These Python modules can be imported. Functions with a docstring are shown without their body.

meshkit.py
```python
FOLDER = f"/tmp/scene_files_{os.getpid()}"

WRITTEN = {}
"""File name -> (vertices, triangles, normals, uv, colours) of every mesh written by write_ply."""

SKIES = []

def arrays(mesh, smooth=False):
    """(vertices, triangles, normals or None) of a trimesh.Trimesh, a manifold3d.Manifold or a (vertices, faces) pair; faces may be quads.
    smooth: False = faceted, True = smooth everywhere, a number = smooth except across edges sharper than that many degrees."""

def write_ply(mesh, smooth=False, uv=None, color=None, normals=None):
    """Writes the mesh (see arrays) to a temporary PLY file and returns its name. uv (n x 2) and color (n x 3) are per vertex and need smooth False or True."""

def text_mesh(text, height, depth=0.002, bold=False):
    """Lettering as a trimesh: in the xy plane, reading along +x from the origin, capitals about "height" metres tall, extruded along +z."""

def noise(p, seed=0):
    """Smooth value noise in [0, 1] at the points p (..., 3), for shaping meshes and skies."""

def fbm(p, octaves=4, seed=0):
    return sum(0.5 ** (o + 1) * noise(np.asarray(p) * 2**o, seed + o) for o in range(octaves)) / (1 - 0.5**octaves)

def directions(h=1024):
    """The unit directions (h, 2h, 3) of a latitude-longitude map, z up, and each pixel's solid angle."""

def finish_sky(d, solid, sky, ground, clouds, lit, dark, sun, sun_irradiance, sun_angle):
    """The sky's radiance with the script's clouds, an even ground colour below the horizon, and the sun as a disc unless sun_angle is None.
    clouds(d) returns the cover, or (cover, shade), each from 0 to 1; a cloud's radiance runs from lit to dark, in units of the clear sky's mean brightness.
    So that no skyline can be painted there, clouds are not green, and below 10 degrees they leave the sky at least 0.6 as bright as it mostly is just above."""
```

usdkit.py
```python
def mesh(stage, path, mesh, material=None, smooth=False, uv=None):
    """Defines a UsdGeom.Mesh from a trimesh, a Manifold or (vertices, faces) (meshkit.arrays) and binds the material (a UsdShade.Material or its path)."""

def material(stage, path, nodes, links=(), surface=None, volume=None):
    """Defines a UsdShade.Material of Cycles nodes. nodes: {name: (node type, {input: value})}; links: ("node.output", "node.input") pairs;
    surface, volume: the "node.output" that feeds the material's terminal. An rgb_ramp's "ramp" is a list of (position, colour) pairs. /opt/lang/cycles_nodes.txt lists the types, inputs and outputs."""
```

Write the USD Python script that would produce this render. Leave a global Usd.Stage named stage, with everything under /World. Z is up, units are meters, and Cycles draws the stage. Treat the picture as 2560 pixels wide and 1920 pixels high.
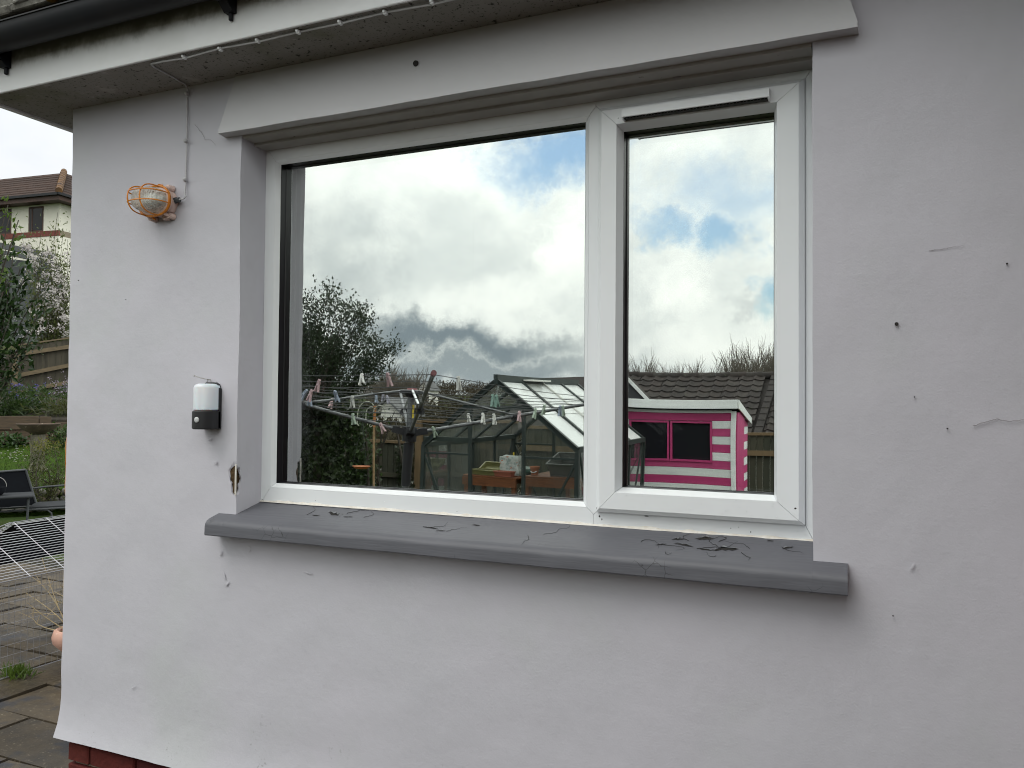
import math, random
import numpy as np
import trimesh, manifold3d, usdkit, meshkit
from shapely.geometry import Polygon, LineString, box as sbox
from pxr import Usd, UsdGeom, UsdLux, UsdShade, Gf, Sdf, Vt

stage = Usd.Stage.CreateInMemory()
UsdGeom.SetStageUpAxis(stage, 'Z'); UsdGeom.SetStageMetersPerUnit(stage, 1.0)
WORLD = UsdGeom.Xform.Define(stage, '/World'); UsdGeom.Scope.Define(stage, '/World/Looks')
stage.SetDefaultPrim(WORLD.GetPrim())
PI = math.pi
# ------------------------------------------------------------------ camera
EYE = np.array([0, -2.0, 1.55])
YAW, PITCH, ROLL = math.radians(23.5436), math.radians(1.3376), math.radians(0.4729)
_f = np.array([-math.sin(YAW)*math.cos(PITCH), math.cos(YAW)*math.cos(PITCH), math.sin(PITCH)])
_r = np.array([math.cos(YAW), math.sin(YAW), 0]); _u = np.cross(_r, _f)
_r, _u = math.cos(ROLL)*_r+math.sin(ROLL)*_u, -math.sin(ROLL)*_r+math.cos(ROLL)*_u
cam = UsdGeom.Camera.Define(stage, '/World/camera')
cam.AddTransformOp().Set(Gf.Matrix4d(*_r, 0, *_u, 0, *(-_f), 0, *EYE, 1))
cam.CreateHorizontalApertureAttr(36.0); cam.CreateVerticalApertureAttr(27.0); cam.CreateFocalLengthAttr(1976.7/2560*36)
cam.CreateClippingRangeAttr(Gf.Vec2f(0.05, 5000)); cam.CreateExposureAttr(0.0)
# ------------------------------------------------------------------ sky and sun
SUN_AZ, SUN_EL = math.radians(214), math.radians(56)      # compass style: atan2(x, y)
SKY = 0.10
def sky_material():
    n = {'tc': ('texture_coordinate', {}), 'xyz': ('separate_xyz', {}),
         'sky': ('sky_texture', {'sky_type': 'single_scattering', 'sun_disc': False, 'sun_elevation': SUN_EL, 'sun_rotation': SUN_AZ, 'air_density': 1.0, 'aerosol_density': 1.0}),
         'bg': ('background_shader', {'strength': SKY})}
    L = [('tc.generated', 'xyz.vector'), ('bg.background', 'bg.background')][:1]
    def m(name, op, a, b=None):
        n[name] = ('math', {'math_type': op})
        for k, v in (('value1', a), ('value2', b)):
            if isinstance(v, str): L.append((v, f'{name}.{k}'))
            elif v is not None: n[name][1][k] = v
        return name+'.value'
    def vm(name, op, a, b=None, out='vector', scale=None):
        n[name] = ('vector_math', {'vector_math_type' if 0 else 'math_type': op})
        for k, v in (('vector1', a), ('vector2', b)):
            if isinstance(v, str): L.append((v, f'{name}.{k}'))
            elif v is not None: n[name][1][k] = v
        return f'{name}.{out}'
    def noise(name, vec, scale, detail, rough, dist=0.0):
        n[name] = ('noise_texture', {'scale': scale, 'detail': detail, 'roughness': rough, 'distortion': dist}); L.append((vec, name+'.vector')); return name+'.fac'
    def mapr(name, v, a, b, c, d, t='smoothstep'):
        n[name] = ('map_range', {'range_type': t, 'from_min': a, 'from_max': b, 'to_min': c, 'to_max': d, 'clamp': True}); L.append((v, name+'.value')); return name+'.result'
    # azimuth from the garden's direction (-y), towards -x positive, and elevation, both in degrees
    nx = m('nx', 'multiply', 'xyz.x', -1.0); ny = m('ny', 'multiply', 'xyz.y', -1.0)
    az = m('az', 'multiply', m('azr', 'arctan2', nx, ny), 180/PI)
    el = m('el', 'multiply', m('elr', 'arcsine', 'xyz.z'), 180/PI)
    n['ae'] = ('combine_xyz', {}); L += [(az, 'ae.x'), (el, 'ae.y')]
    # ragged edges: the same directions, pushed about by noise
    n['w1'] = ('noise_texture', {'scale': 9.0, 'detail': 8.0, 'roughness': 0.66}); L.append(('tc.generated', 'w1.vector'))
    wv = vm('w2', 'subtract', 'w1.color', (0.5, 0.5, 0.5)); wv = vm('w3', 'multiply', wv, (13.0, 8.5, 0.0))
    aew = vm('aew', 'add', 'ae.vector', wv)
    def blob(name, a, e, ra, re, rot=0.0, soft=0.55, w=1.0):
        s = vm(name+'s', 'subtract', aew, (a, e, 0.0))
        if rot:
            n[name+'r'] = ('vector_rotate', {'rotate_type': 'z_axis', 'angle': math.radians(rot)}); L.append((s, name+'r.vector')); s = name+'r.vector'
        s = vm(name+'m', 'multiply', s, (1/ra, 1/re, 0.0)); s = vm(name+'l', 'length', s, out='value')
        return mapr(name, s, soft, 1.25, w, 0.0)
    def total(name, xs):
        t = xs[0]
        for i, x in enumerate(xs[1:]): t = m(f'{name}{i}', 'maximum', t, x)
        return t
    blue = total('bt', [blob(*b) for b in BLUE])
    dark = total('dt', [blob(*b) for b in DARK])
    lit = total('lt', [blob(*b) for b in LIT])
    # cumulus relief and general cloud cover in all directions
    pv = vm('pv', 'multiply', 'tc.generated', (1.0, 1.0, 1.35))
    n1 = noise('n1', pv, 3.2, 10.0, 0.53, 0.2); n2 = noise('n2', pv, 12.0, 8.0, 0.6, 0.2)
    rel = m('rel', 'add', m('r1', 'multiply', n1, 0.66), m('r2', 'multiply', n2, 0.34))
    relief = mapr('relief', rel, 0.34, 0.58, 0.0, 1.0)
    gap = noise('gap', pv, 1.6, 5.0, 0.55)
    gaps = mapr('gaps', gap, 0.62, 0.72, 0.0, 0.7)
    inview = mapr('inview', vm('iv', 'dot_product', 'tc.generated', (-0.34, -0.93, 0.16), out='value'), 0.80, 0.9, 0.0, 1.0)
    gaps = m('gaps2', 'multiply', gaps, m('niv', 'subtract', 1.0, inview))
    clear = m('clear', 'maximum', blue, gaps); n['clear'][1]['use_clamp'] = True
    n['cr'] = ('rgb_ramp', {'ramp': [(0, CLOUD[0]), (0.5, CLOUD[1]), (1, CLOUD[2])]}); L.append((relief, 'cr.fac'))
    n['md'] = ('mix_color', {'blend_type': 'mix', 'b': CLOUD[3]}); L += [('cr.color', 'md.a'), (dark, 'md.fac')]
    n['ml'] = ('mix_color', {'blend_type': 'mix', 'b': CLOUD[4]}); L += [('md.result', 'ml.a'), (lit, 'ml.fac')]
    # towards the horizon the cloud base thins to an even pale grey-blue
    hz = mapr('hz', el, 0.5, 4.0, 0.55, 0.0)
    n['mh'] = ('mix_color', {'blend_type': 'mix', 'b': CLOUD[5]}); L += [('ml.result', 'mh.a'), (hz, 'mh.fac')]
    veil = mapr('veil', vm('vl', 'dot_product', 'tc.generated', (-0.79, 0.56, 0.26), out='value'), 0.45, 0.9, 0.0, 0.8)
    n['mv'] = ('mix_color', {'blend_type': 'mix', 'b': CLOUD[6]}); L += [('mh.result', 'mv.a'), (veil, 'mv.fac')]
    n['sb'] = ('mix_color', {'blend_type': 'multiply', 'fac': 1.0, 'b': BLUE_GAIN, 'use_clamp_result': False}); L.append(('sky.color', 'sb.a'))
    n['mix'] = ('mix_color', {'blend_type': 'mix'}); L += [('mv.result', 'mix.a'), ('sb.result', 'mix.b'), (clear, 'mix.fac')]
    zen = mapr('zen', 'xyz.z', 0.0, 1.0, 0.86, 1.75, 'linear'); n['zz'] = ('mix_color', {'blend_type': 'multiply', 'fac': 1.0}); n['zc'] = ('combine_xyz', {}); L += [(zen, 'zc.x'), (zen, 'zc.y'), (zen, 'zc.z'), ('mix.result', 'zz.a'), ('zc.vector', 'zz.b')]
    L.append(('zz.result', 'bg.color'))
    return usdkit.material(stage, '/World/Looks/sky_clouds', n, L, surface='bg.background')
#        azimuth, elevation, half sizes (degrees), rotation
BLUE = [('b1', 19.8, 17.6, 6.6, 2.7, 15, 0.2), ('b2', 12.8, 12.8, 3.4, 1.5, -20, 0.0, 0.85), ('b3', 8.8, 14.8, 5.6, 2.9, 0, 0.0, 0.62), ('b4', 9.2, 12.0, 2.8, 2.2, 0, 0.1, 0.95), ('b5', 5.4, 7.0, 2.2, 2.2, 30, 0.1), ('b6', 40, 40, 14, 7, 20, 0.3, 0.8)]
DARK = [('d1', 28, 4.6, 11.5, 1.7, -3, 0.15, 1.0), ('d2', 27, 2.4, 13, 1.5, 0, 0.3, 0.85), ('d3', 8.0, 6.3, 2.2, 0.8, 0, 0.1, 0.3), ('d4', 36, 10, 4.0, 5, 0, 0.1, 0.4)]
LIT = [('l1', 18.5, 11.0, 2.6, 4.0, 20, 0.1, 0.85), ('l2', 25.5, 16.0, 6, 2.2, -15, 0.1, 0.75), ('l3', 13.0, 7.5, 3.0, 2.6, 0, 0.1, 0.8), ('l4', 24, 8.0, 7.5, 1.6, 5, 0.1, 0.6), ('l5', 10, 3.4, 6, 1.4, 0, 0.1, 0.6)]
K = 1/SKY
CLOUD = [tuple(K*c for c in x) for x in ((1.04, 1.10, 1.07), (1.20, 1.25, 1.20), (1.40, 1.44, 1.36), (0.34, 0.41, 0.45), (1.60, 1.62, 1.52), (0.58, 0.66, 0.70), (0.76, 0.79, 0.85))]
BLUE_GAIN = (1.25, 1.42, 1.38)
dome = UsdLux.DomeLight.Define(stage, '/World/sky')
UsdShade.MaterialBindingAPI.Apply(dome.GetPrim()).Bind(sky_material())
dome.GetPrim().SetCustomDataByKey('kind', 'structure')
sun = UsdLux.DistantLight.Define(stage, '/World/sun')
sun.CreateNormalizeAttr(True) if hasattr(sun, 'CreateNormalizeAttr') else None
UsdLux.LightAPI(sun.GetPrim()).CreateNormalizeAttr(True)
sun.CreateIntensityAttr(0.32); sun.CreateAngleAttr(30.0); sun.CreateColorAttr(Gf.Vec3f(1.0, 0.96, 0.90))
_s = np.array([math.sin(SUN_AZ)*math.cos(SUN_EL), math.cos(SUN_AZ)*math.cos(SUN_EL), math.sin(SUN_EL)])
_x = np.cross([0, 0, 1], _s); _x /= np.linalg.norm(_x); _y = np.cross(_s, _x)
sun.AddTransformOp().Set(Gf.Matrix4d(*_x, 0, *_y, 0, *_s, 0, 0, 0, 0, 1))

# ------------------------------------------------------------------ helpers
class MB:
    """Collects shapes into one mesh."""
    def __init__(s): s.v = []; s.f = []; s.n = 0
    def add(s, v, f):
        v = np.asarray(v, float); f = np.asarray(f, int)
        if f.shape[1] == 4: f = np.vstack([f[:, [0, 1, 2]], f[:, [0, 2, 3]]])
        s.v.append(v); s.f.append(f+s.n); s.n += len(v); return s
    def tm(s, t): return s.add(t.vertices, t.faces)
    def box(s, c, d, R=None, bev=0.0):
        c = np.asarray(c, float); h = np.asarray(d, float)/2
        v = np.array([[x, y, z] for x in (-1, 1) for y in (-1, 1) for z in (-1, 1)], float)*h
        f = [[0, 1, 3, 2], [4, 6, 7, 5], [0, 4, 5, 1], [2, 3, 7, 6], [0, 2, 6, 4], [1, 5, 7, 3]]
        if bev > 0:
            v = np.array([[sx*(h[0]-bev*(a != 0)), sy*(h[1]-bev*(a != 1)), sz*(h[2]-bev*(a != 2))] for sx in (-1, 1) for sy in (-1, 1) for sz in (-1, 1) for a in range(3)])
            m = trimesh.Trimesh(v, process=False).convex_hull; v, f = m.vertices, m.faces
        if R is not None: v = v @ np.asarray(R).T
        return s.add(v+c, f)
    def tube(s, p, r, n=8, cap=True):
        p = np.asarray(p, float); r = np.broadcast_to(r, (len(p),))
        t = np.gradient(p, axis=0); t /= np.linalg.norm(t, axis=1, keepdims=True)+1e-12
        a = np.array([0, 0, 1.0]) if abs(t[0][2]) < 0.9 else np.array([1.0, 0, 0])
        A = []
        for k in range(len(p)):
            a = a-t[k]*(a@t[k]); a /= np.linalg.norm(a)+1e-12; A.append(a.copy())
        A = np.array(A); B = np.cross(t, A); g = np.arange(n)*2*PI/n
        v = (p[:, None]+r[:, None, None]*(np.cos(g)[None, :, None]*A[:, None]+np.sin(g)[None, :, None]*B[:, None])).reshape(-1, 3)
        f = []
        for i in range(len(p)-1):
            for j in range(n): f.append([i*n+j, i*n+(j+1) % n, (i+1)*n+(j+1) % n, (i+1)*n+j])
        s.add(v, f)
        if cap:
            for e, o in ((0, -1), (len(p)-1, 1)):
                ring = v[e*n:(e+1)*n]; c = p[e]
                idx = [[n, (j+1) % n, j] if o < 0 else [n, j, (j+1) % n] for j in range(n)]
                s.add(np.vstack([ring, c]), idx)
        return s
    def bar(s, p, q, w, h, up=(0, 0, 1)):
        p = np.asarray(p, float); q = np.asarray(q, float); d = q-p; L = np.linalg.norm(d); d /= L
        u = np.asarray(up, float); u = u-d*(u@d)
        if np.linalg.norm(u) < 1e-6: u = np.array([1.0, 0, 0])-d*d[0]
        u /= np.linalg.norm(u); x = np.cross(d, u)
        return s.box((p+q)/2, (L, w, h), np.array([d, x, u]).T)
    def lathe(s, prof, c, n=24, R=None):
        prof = np.asarray(prof, float); g = np.arange(n)*2*PI/n
        v = np.array([[r*math.cos(a), r*math.sin(a), z] for r, z in prof for a in g])
        f = [[i*n+j, i*n+(j+1) % n, (i+1)*n+(j+1) % n, (i+1)*n+j] for i in range(len(prof)-1) for j in range(n)]
        if R is not None: v = v @ np.asarray(R).T
        return s.add(v+np.asarray(c, float), f)
    def ball(s, c, r, sub=1, sc=(1, 1, 1)):
        m = trimesh.creation.icosphere(sub, 1.0); return s.add(m.vertices*np.asarray(sc)*r+np.asarray(c), m.faces)
    def extrude(s, poly, O, X, Y, Zd):
        """A shapely polygon in the plane O + x X + y Y, extruded along the vector Zd."""
        t = trimesh.creation.extrude_polygon(poly, 1.0, engine='earcut'); v = np.asarray(t.vertices)
        V = np.asarray(O, float)+v[:, :1]*np.asarray(X, float)+v[:, 1:2]*np.asarray(Y, float)+v[:, 2:]*np.asarray(Zd, float)
        F = np.asarray(t.faces)
        if np.dot(np.cross(X, Y), Zd) < 0: F = F[:, ::-1]
        return s.add(V, F)
    def get(s): return np.vstack(s.v), np.vstack(s.f)
def rot(axis, deg):
    return trimesh.transformations.rotation_matrix(math.radians(deg), axis)[:3, :3]
COUNT = {}
def numbered(parent, name):
    k = (parent, name); n = COUNT.get(k, 0); COUNT[k] = n+1
    return f'{parent}/{name}' if n == 0 else f'{parent}/{name}_{n:03d}'
def path_of(p): return '/World' if p is None else (p if isinstance(p, str) else str(p.GetPath()))
def tag(p, label=None, cat=None, group=None, kind=None):
    p = p.GetPrim() if hasattr(p, 'GetPrim') else p
    for k, v in (('label', label), ('category', cat), ('group', group), ('kind', kind)):
        if v: p.SetCustomDataByKey(k, v)
    return p
def obj(name, mb, mat, parent=None, smooth=False, label=None, cat=None, group=None, kind=None):
    m = usdkit.mesh(stage, numbered(path_of(parent), name), mb.get() if isinstance(mb, MB) else mb, mat, smooth)
    return tag(m.GetPrim(), label, cat, group, kind)
def thing(name, label, cat, group=None, M=None):
    x = UsdGeom.Xform.Define(stage, numbered('/World', name))
    if M is not None: x.AddTransformOp().Set(Gf.Matrix4d(*np.asarray(M, float).T.ravel()))
    return tag(x.GetPrim(), label, cat, group)
def copy_of(src, name, M, label, cat, group):
    x = UsdGeom.Xform.Define(stage, numbered('/World', name)); p = x.GetPrim()
    p.GetReferences().AddInternalReference(src.GetPath()); p.SetInstanceable(True)
    UsdGeom.Xform(p).GetOrderedXformOps()
    op = p.GetAttribute('xformOp:transform') or x.AddTransformOp().GetAttr()
    op.Set(Gf.Matrix4d(*np.asarray(M, float).T.ravel()))
    return tag(p, label, cat, group)
def TRS(loc, R=np.eye(3), s=1.0):
    M = np.eye(4); M[:3, :3] = np.asarray(R)*s; M[:3, 3] = loc; return M

def mat(name, col, col2=None, scale=4.0, lo=0.35, hi=0.65, rough=0.6, spec=0.4, bump=0.0, bscale=60.0, bdetail=4.0, metal=0.0, stain=None, coords='geometry.position', stretch=(1, 1, 1), extra=None, trans=0.0, rnd=0.0, alpha=1.0):
    """Principled material: colour between col and col2 by noise, optional stain = (colour, scale, lo, hi), optional bump."""
    n = {'g': ('geometry', {}), 'p': ('principled_bsdf', {'roughness': rough, 'specular_ior_level': spec, 'metallic': metal, 'base_color': col})}
    L = []
    n['st'] = ('vector_math', {'math_type': 'multiply', 'vector2': stretch}); vec = 'st.vector'
    if coords == 'object': n['tc'] = ('texture_coordinate', {}); L.append(('tc.object', 'st.vector1'))
    else: L.append(('g.position', 'st.vector1'))
    out = None
    if col2 is not None:
        n['n'] = ('noise_texture', {'scale': scale, 'detail': 5.0, 'roughness': 0.6}); n['r'] = ('rgb_ramp', {'ramp': [(lo, col), (hi, col2)]})
        L += [(vec, 'n.vector'), ('n.fac', 'r.fac')]; out = 'r.color'
    stains = [] if stain is None else (stain if isinstance(stain, list) else [stain])
    for i, (c, sc, a, b) in enumerate(stains):
        n[f'sn{i}'] = ('noise_texture', {'scale': sc, 'detail': 6.0, 'roughness': 0.65}); n[f'sr{i}'] = ('map_range', {'range_type': 'smoothstep', 'from_min': a, 'from_max': b, 'to_min': 0.0, 'to_max': 1.0, 'clamp': True})
        n[f'sm{i}'] = ('mix_color', {'a': col, 'b': c}); L += [(vec, f'sn{i}.vector'), (f'sn{i}.fac', f'sr{i}.value'), (f'sr{i}.result', f'sm{i}.fac')]
        if out: L.append((out, f'sm{i}.a'))
        out = f'sm{i}.result'
    if rnd:
        n['oi'] = ('object_info', {}); n['rm'] = ('map_range', {'from_min': 0.0, 'from_max': 1.0, 'to_min': 1-rnd, 'to_max': 1+rnd}); n['rh'] = ('hsv', {'color': col})
        L += [('oi.random', 'rm.value'), ('rm.result', 'rh.value')]
        if out: L.append((out, 'rh.color'))
        out = 'rh.color'
    if extra:
        out = extra(n, L, out, vec)
    if out: L.append((out, 'p.base_color'))
    if bump:
        n['bn'] = ('noise_texture', {'scale': bscale, 'detail': bdetail, 'roughness': 0.6}); n['b'] = ('bump', {'strength': 1.0, 'distance': bump})
        L += [(vec, 'bn.vector'), ('bn.fac', 'b.height'), ('b.normal', 'p.normal')]
    surf = 'p.BSDF'
    if trans:
        n['tl'] = ('translucent_bsdf', {'color': tuple(min(1, 1.6*c) for c in col)}); n['mc'] = ('mix_closure', {'fac': trans}); L += [('p.BSDF', 'mc.closure1'), ('tl.BSDF', 'mc.closure2')]
        if out: L.append((out, 'tl.color'))
        surf = 'mc.closure'
    return usdkit.material(stage, f'/World/Looks/{name}', n, L, surface=surf)
def leaf_mat(name, dark, light, scale=3.0, rough=0.45, trans=0.3):
    """Foliage whose tone wanders from clump to clump and from leaf to leaf."""
    def extra(n, L, out, vec):
        n['gi'] = ('map_range', {'from_min': 0.0, 'from_max': 1.0, 'to_min': 0.65, 'to_max': 1.35}); n['gh'] = ('hsv', {}); L += [('g.random_per_island', 'gi.value'), ('gi.result', 'gh.value'), (out, 'gh.color')]; return 'gh.color'
    return mat(name, dark, light, scale=scale, rough=rough, spec=0.35, trans=trans, extra=extra)
# ------------------------------------------------------------------ materials of the house
def wall_extra(n, L, out, vec):
    # scuffs and dirt splashed up from the ground: specks that thin out above the foot of the wall
    n['xyz'] = ('separate_xyz', {}); L.append(('g.position', 'xyz.vector'))
    n['foot'] = ('map_range', {'from_min': 0.36, 'from_max': 0.62, 'to_min': 1.0, 'to_max': 0.0, 'clamp': True}); L.append(('xyz.z', 'foot.value'))
    n['d1'] = ('noise_texture', {'scale': 75.0, 'detail': 4.0, 'roughness': 0.6}); n['d2'] = ('noise_texture', {'scale': 5.0, 'detail': 3.0})
    L += [('g.position', 'd1.vector'), ('g.position', 'd2.vector')]
    n['dm'] = ('math', {'math_type': 'multiply'}); n['dr'] = ('map_range', {'range_type': 'smoothstep', 'from_min': 0.375, 'from_max': 0.43, 'to_min': 0.0, 'to_max': 0.5, 'clamp': True})
    n['df'] = ('math', {'math_type': 'multiply'}); n['dx'] = ('mix_color', {'b': (0.13, 0.125, 0.11)})
    L += [('d1.fac', 'dm.value1'), ('d2.fac', 'dm.value2'), ('dm.value', 'dr.value'), ('dr.result', 'df.value1'), ('foot.result', 'df.value2'), ('df.value', 'dx.fac'), (out, 'dx.a')]
    # layers of masonry paint: brushed orange peel, soft trowel waves and crazed patches
    n['p1'] = ('noise_texture', {'scale': 210.0, 'detail': 3.0, 'roughness': 0.6}); n['p2'] = ('noise_texture', {'scale': 26.0, 'detail': 5.0, 'roughness': 0.62}); n['p3'] = ('noise_texture', {'scale': 3.2, 'detail': 3.0})
    n['br'] = ('vector_math', {'math_type': 'multiply', 'vector2': (9.0, 9.0, 90.0)}); n['p4'] = ('noise_texture', {'scale': 1.0, 'detail': 3.0})
    n['pk'] = ('map_range', {'range_type': 'smoothstep', 'from_min': 0.52, 'from_max': 0.66, 'to_min': 0.0, 'to_max': 1.0, 'clamp': True})
    n['rg'] = ('noise_texture', {'type': 'ridged_multifractal', 'scale': 17.0, 'detail': 3.0, 'roughness': 0.5}); n['pm'] = ('math', {'math_type': 'multiply'})
    n['pmm'] = ('noise_texture', {'scale': 4.6, 'detail': 2.0})
    n['h1'] = ('math', {'math_type': 'multiply', 'value2': 0.00032}); n['h2'] = ('math', {'math_type': 'multiply', 'value2': 0.0012}); n['h3'] = ('math', {'math_type': 'multiply', 'value2': 0.008}); n['h4'] = ('math', {'math_type': 'multiply', 'value2': 0.0002}); n['h5'] = ('math', {'math_type': 'multiply', 'value2': 0.0011})
    for k in '123': L.append(('g.position', f'p{k}.vector')); L.append((f'p{k}.fac', f'h{k}.value1'))
    L += [('g.position', 'br.vector1'), ('br.vector', 'p4.vector'), ('p4.fac', 'h4.value1'), ('g.position', 'pmm.vector'), ('pmm.fac', 'pk.value'), ('g.position', 'rg.vector'), ('rg.fac', 'pm.value1'), ('pk.result', 'pm.value2'), ('pm.value', 'h5.value1')]
    s = 'h1.value'
    for i, k in enumerate('2345'):
        n[f's{i}'] = ('math', {'math_type': 'add'}); L += [(s, f's{i}.value1'), (f'h{k}.value', f's{i}.value2')]; s = f's{i}.value'
    n['wb'] = ('bump', {'strength': 0.8, 'distance': 1.0}); L += [(s, 'wb.height'), ('wb.normal', 'p.normal')]
    return 'dx.result'
M_wall = mat('painted_render', (0.450, 0.446, 0.489), (0.470, 0.460, 0.508), scale=1.9, lo=0.38, hi=0.62, rough=0.55, spec=0.3, stain=[((0.440, 0.448, 0.470), 1.3, 0.50, 0.72)], extra=wall_extra)
M_lintel = mat('painted_lintel', (0.460, 0.458, 0.474), (0.475, 0.468, 0.487), scale=2.5, rough=0.55, spec=0.3, bump=0.0012, bscale=30)
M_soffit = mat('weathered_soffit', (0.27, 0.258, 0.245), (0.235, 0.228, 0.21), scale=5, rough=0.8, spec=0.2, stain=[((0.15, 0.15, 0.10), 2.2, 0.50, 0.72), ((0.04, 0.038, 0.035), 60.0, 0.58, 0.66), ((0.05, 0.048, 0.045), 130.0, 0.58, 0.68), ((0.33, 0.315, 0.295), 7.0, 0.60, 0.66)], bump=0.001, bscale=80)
def fascia_extra(n, L, out, vec):
    n['xyz'] = ('separate_xyz', {}); n['up'] = ('map_range', {'from_min': 2.665, 'from_max': 2.77, 'to_min': 0.0, 'to_max': 1.0, 'clamp': True})
    n['dn'] = ('noise_texture', {'scale': 6.0, 'detail': 6.0, 'roughness': 0.7}); n['sv'] = ('vector_math', {'math_type': 'multiply', 'vector2': (1.6, 1.0, 1.2)}); n['ad'] = ('math', {'math_type': 'multiply_add', 'value2': 1.0}); n['dr'] = ('map_range', {'range_type': 'smoothstep', 'from_min': 0.62, 'from_max': 1.25, 'to_min': 0.0, 'to_max': 0.9, 'clamp': True}); n['dx'] = ('mix_color', {'b': (0.10, 0.095, 0.075)})
    L += [('g.position', 'xyz.vector'), ('xyz.z', 'up.value'), ('g.position', 'sv.vector1'), ('sv.vector', 'dn.vector'), ('up.result', 'ad.value1'), ('dn.fac', 'ad.value3'), ('ad.value', 'dr.value'), ('dr.result', 'dx.fac'), (out, 'dx.a')]
    return 'dx.result'
M_fascia = mat('painted_fascia', (0.70, 0.705, 0.72), (0.64, 0.645, 0.645), scale=6, lo=0.45, hi=0.8, rough=0.5, spec=0.35, extra=fascia_extra, bump=0.0006, bscale=40)
M_gutter = mat('black_gutter', (0.006, 0.007, 0.010), (0.010, 0.010, 0.012), scale=5, rough=0.5, spec=0.22)
M_upvc = mat('white_frame', (0.725, 0.745, 0.770), (0.70, 0.72, 0.735), scale=3, lo=0.4, hi=0.8, rough=0.33, spec=0.45, stain=((0.42, 0.41, 0.37), 150.0, 0.71, 0.76))
M_vent = mat('vent_white', (0.76, 0.78, 0.80), rough=0.35)
M_seal = mat('cream_sealant', (0.68, 0.66, 0.62), (0.56, 0.52, 0.46), scale=40, rough=0.6, bump=0.002, bscale=120)
M_black = mat('black_rubber', (0.008, 0.008, 0.010), rough=0.28, spec=0.35)
M_dark = mat('vent_grille_dark', (0.03, 0.03, 0.03), rough=0.5)
def sill_extra(n, L, out, vec):
    # brushed gloss over old concrete, crazed in patches
    n['cz'] = ('voronoi_texture', {'feature': 'distance_to_edge', 'scale': 26.0}); n['cw'] = ('noise_texture', {'scale': 20.0, 'detail': 3.0}); n['cv'] = ('vector_math', {'math_type': 'multiply_add', 'vector2': (0.03, 0.03, 0.03)})
    n['cm'] = ('noise_texture', {'scale': 4.3, 'detail': 2.0}); n['ck'] = ('map_range', {'range_type': 'smoothstep', 'from_min': 0.60, 'from_max': 0.66, 'to_min': 0.0, 'to_max': 1.0, 'clamp': True}); n['ce'] = ('map_range', {'from_min': 0.0, 'from_max': 0.022, 'to_min': 1.0, 'to_max': 0.0, 'clamp': True}); n['cf'] = ('math', {'math_type': 'multiply'}); n['cx'] = ('mix_color', {'b': (0.02, 0.02, 0.02)})
    L += [('g.position', 'cw.vector'), ('cw.color', 'cv.vector1'), ('g.position', 'cv.vector3'), ('cv.vector', 'cz.vector'), ('g.position', 'cm.vector'), ('cm.fac', 'ck.value'), ('cz.distance', 'ce.value'), ('ck.result', 'cf.value1'), ('ce.result', 'cf.value2'), ('cf.value', 'cx.fac'), (out, 'cx.a')]
    n['sb'] = ('vector_math', {'math_type': 'multiply', 'vector2': (6.0, 60.0, 60.0)}); n['sn'] = ('noise_texture', {'scale': 1.5, 'detail': 4.0}); n['sbu'] = ('bump', {'strength': 0.9, 'distance': 0.0014})
    L += [('g.position', 'sb.vector1'), ('sb.vector', 'sn.vector'), ('sn.fac', 'sbu.height'), ('sbu.normal', 'p.normal')]
    return 'cx.result'
M_sill = mat('grey_sill_paint', (0.090, 0.092, 0.106), (0.104, 0.105, 0.121), scale=4, rough=0.5, spec=0.3, extra=sill_extra)
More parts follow.
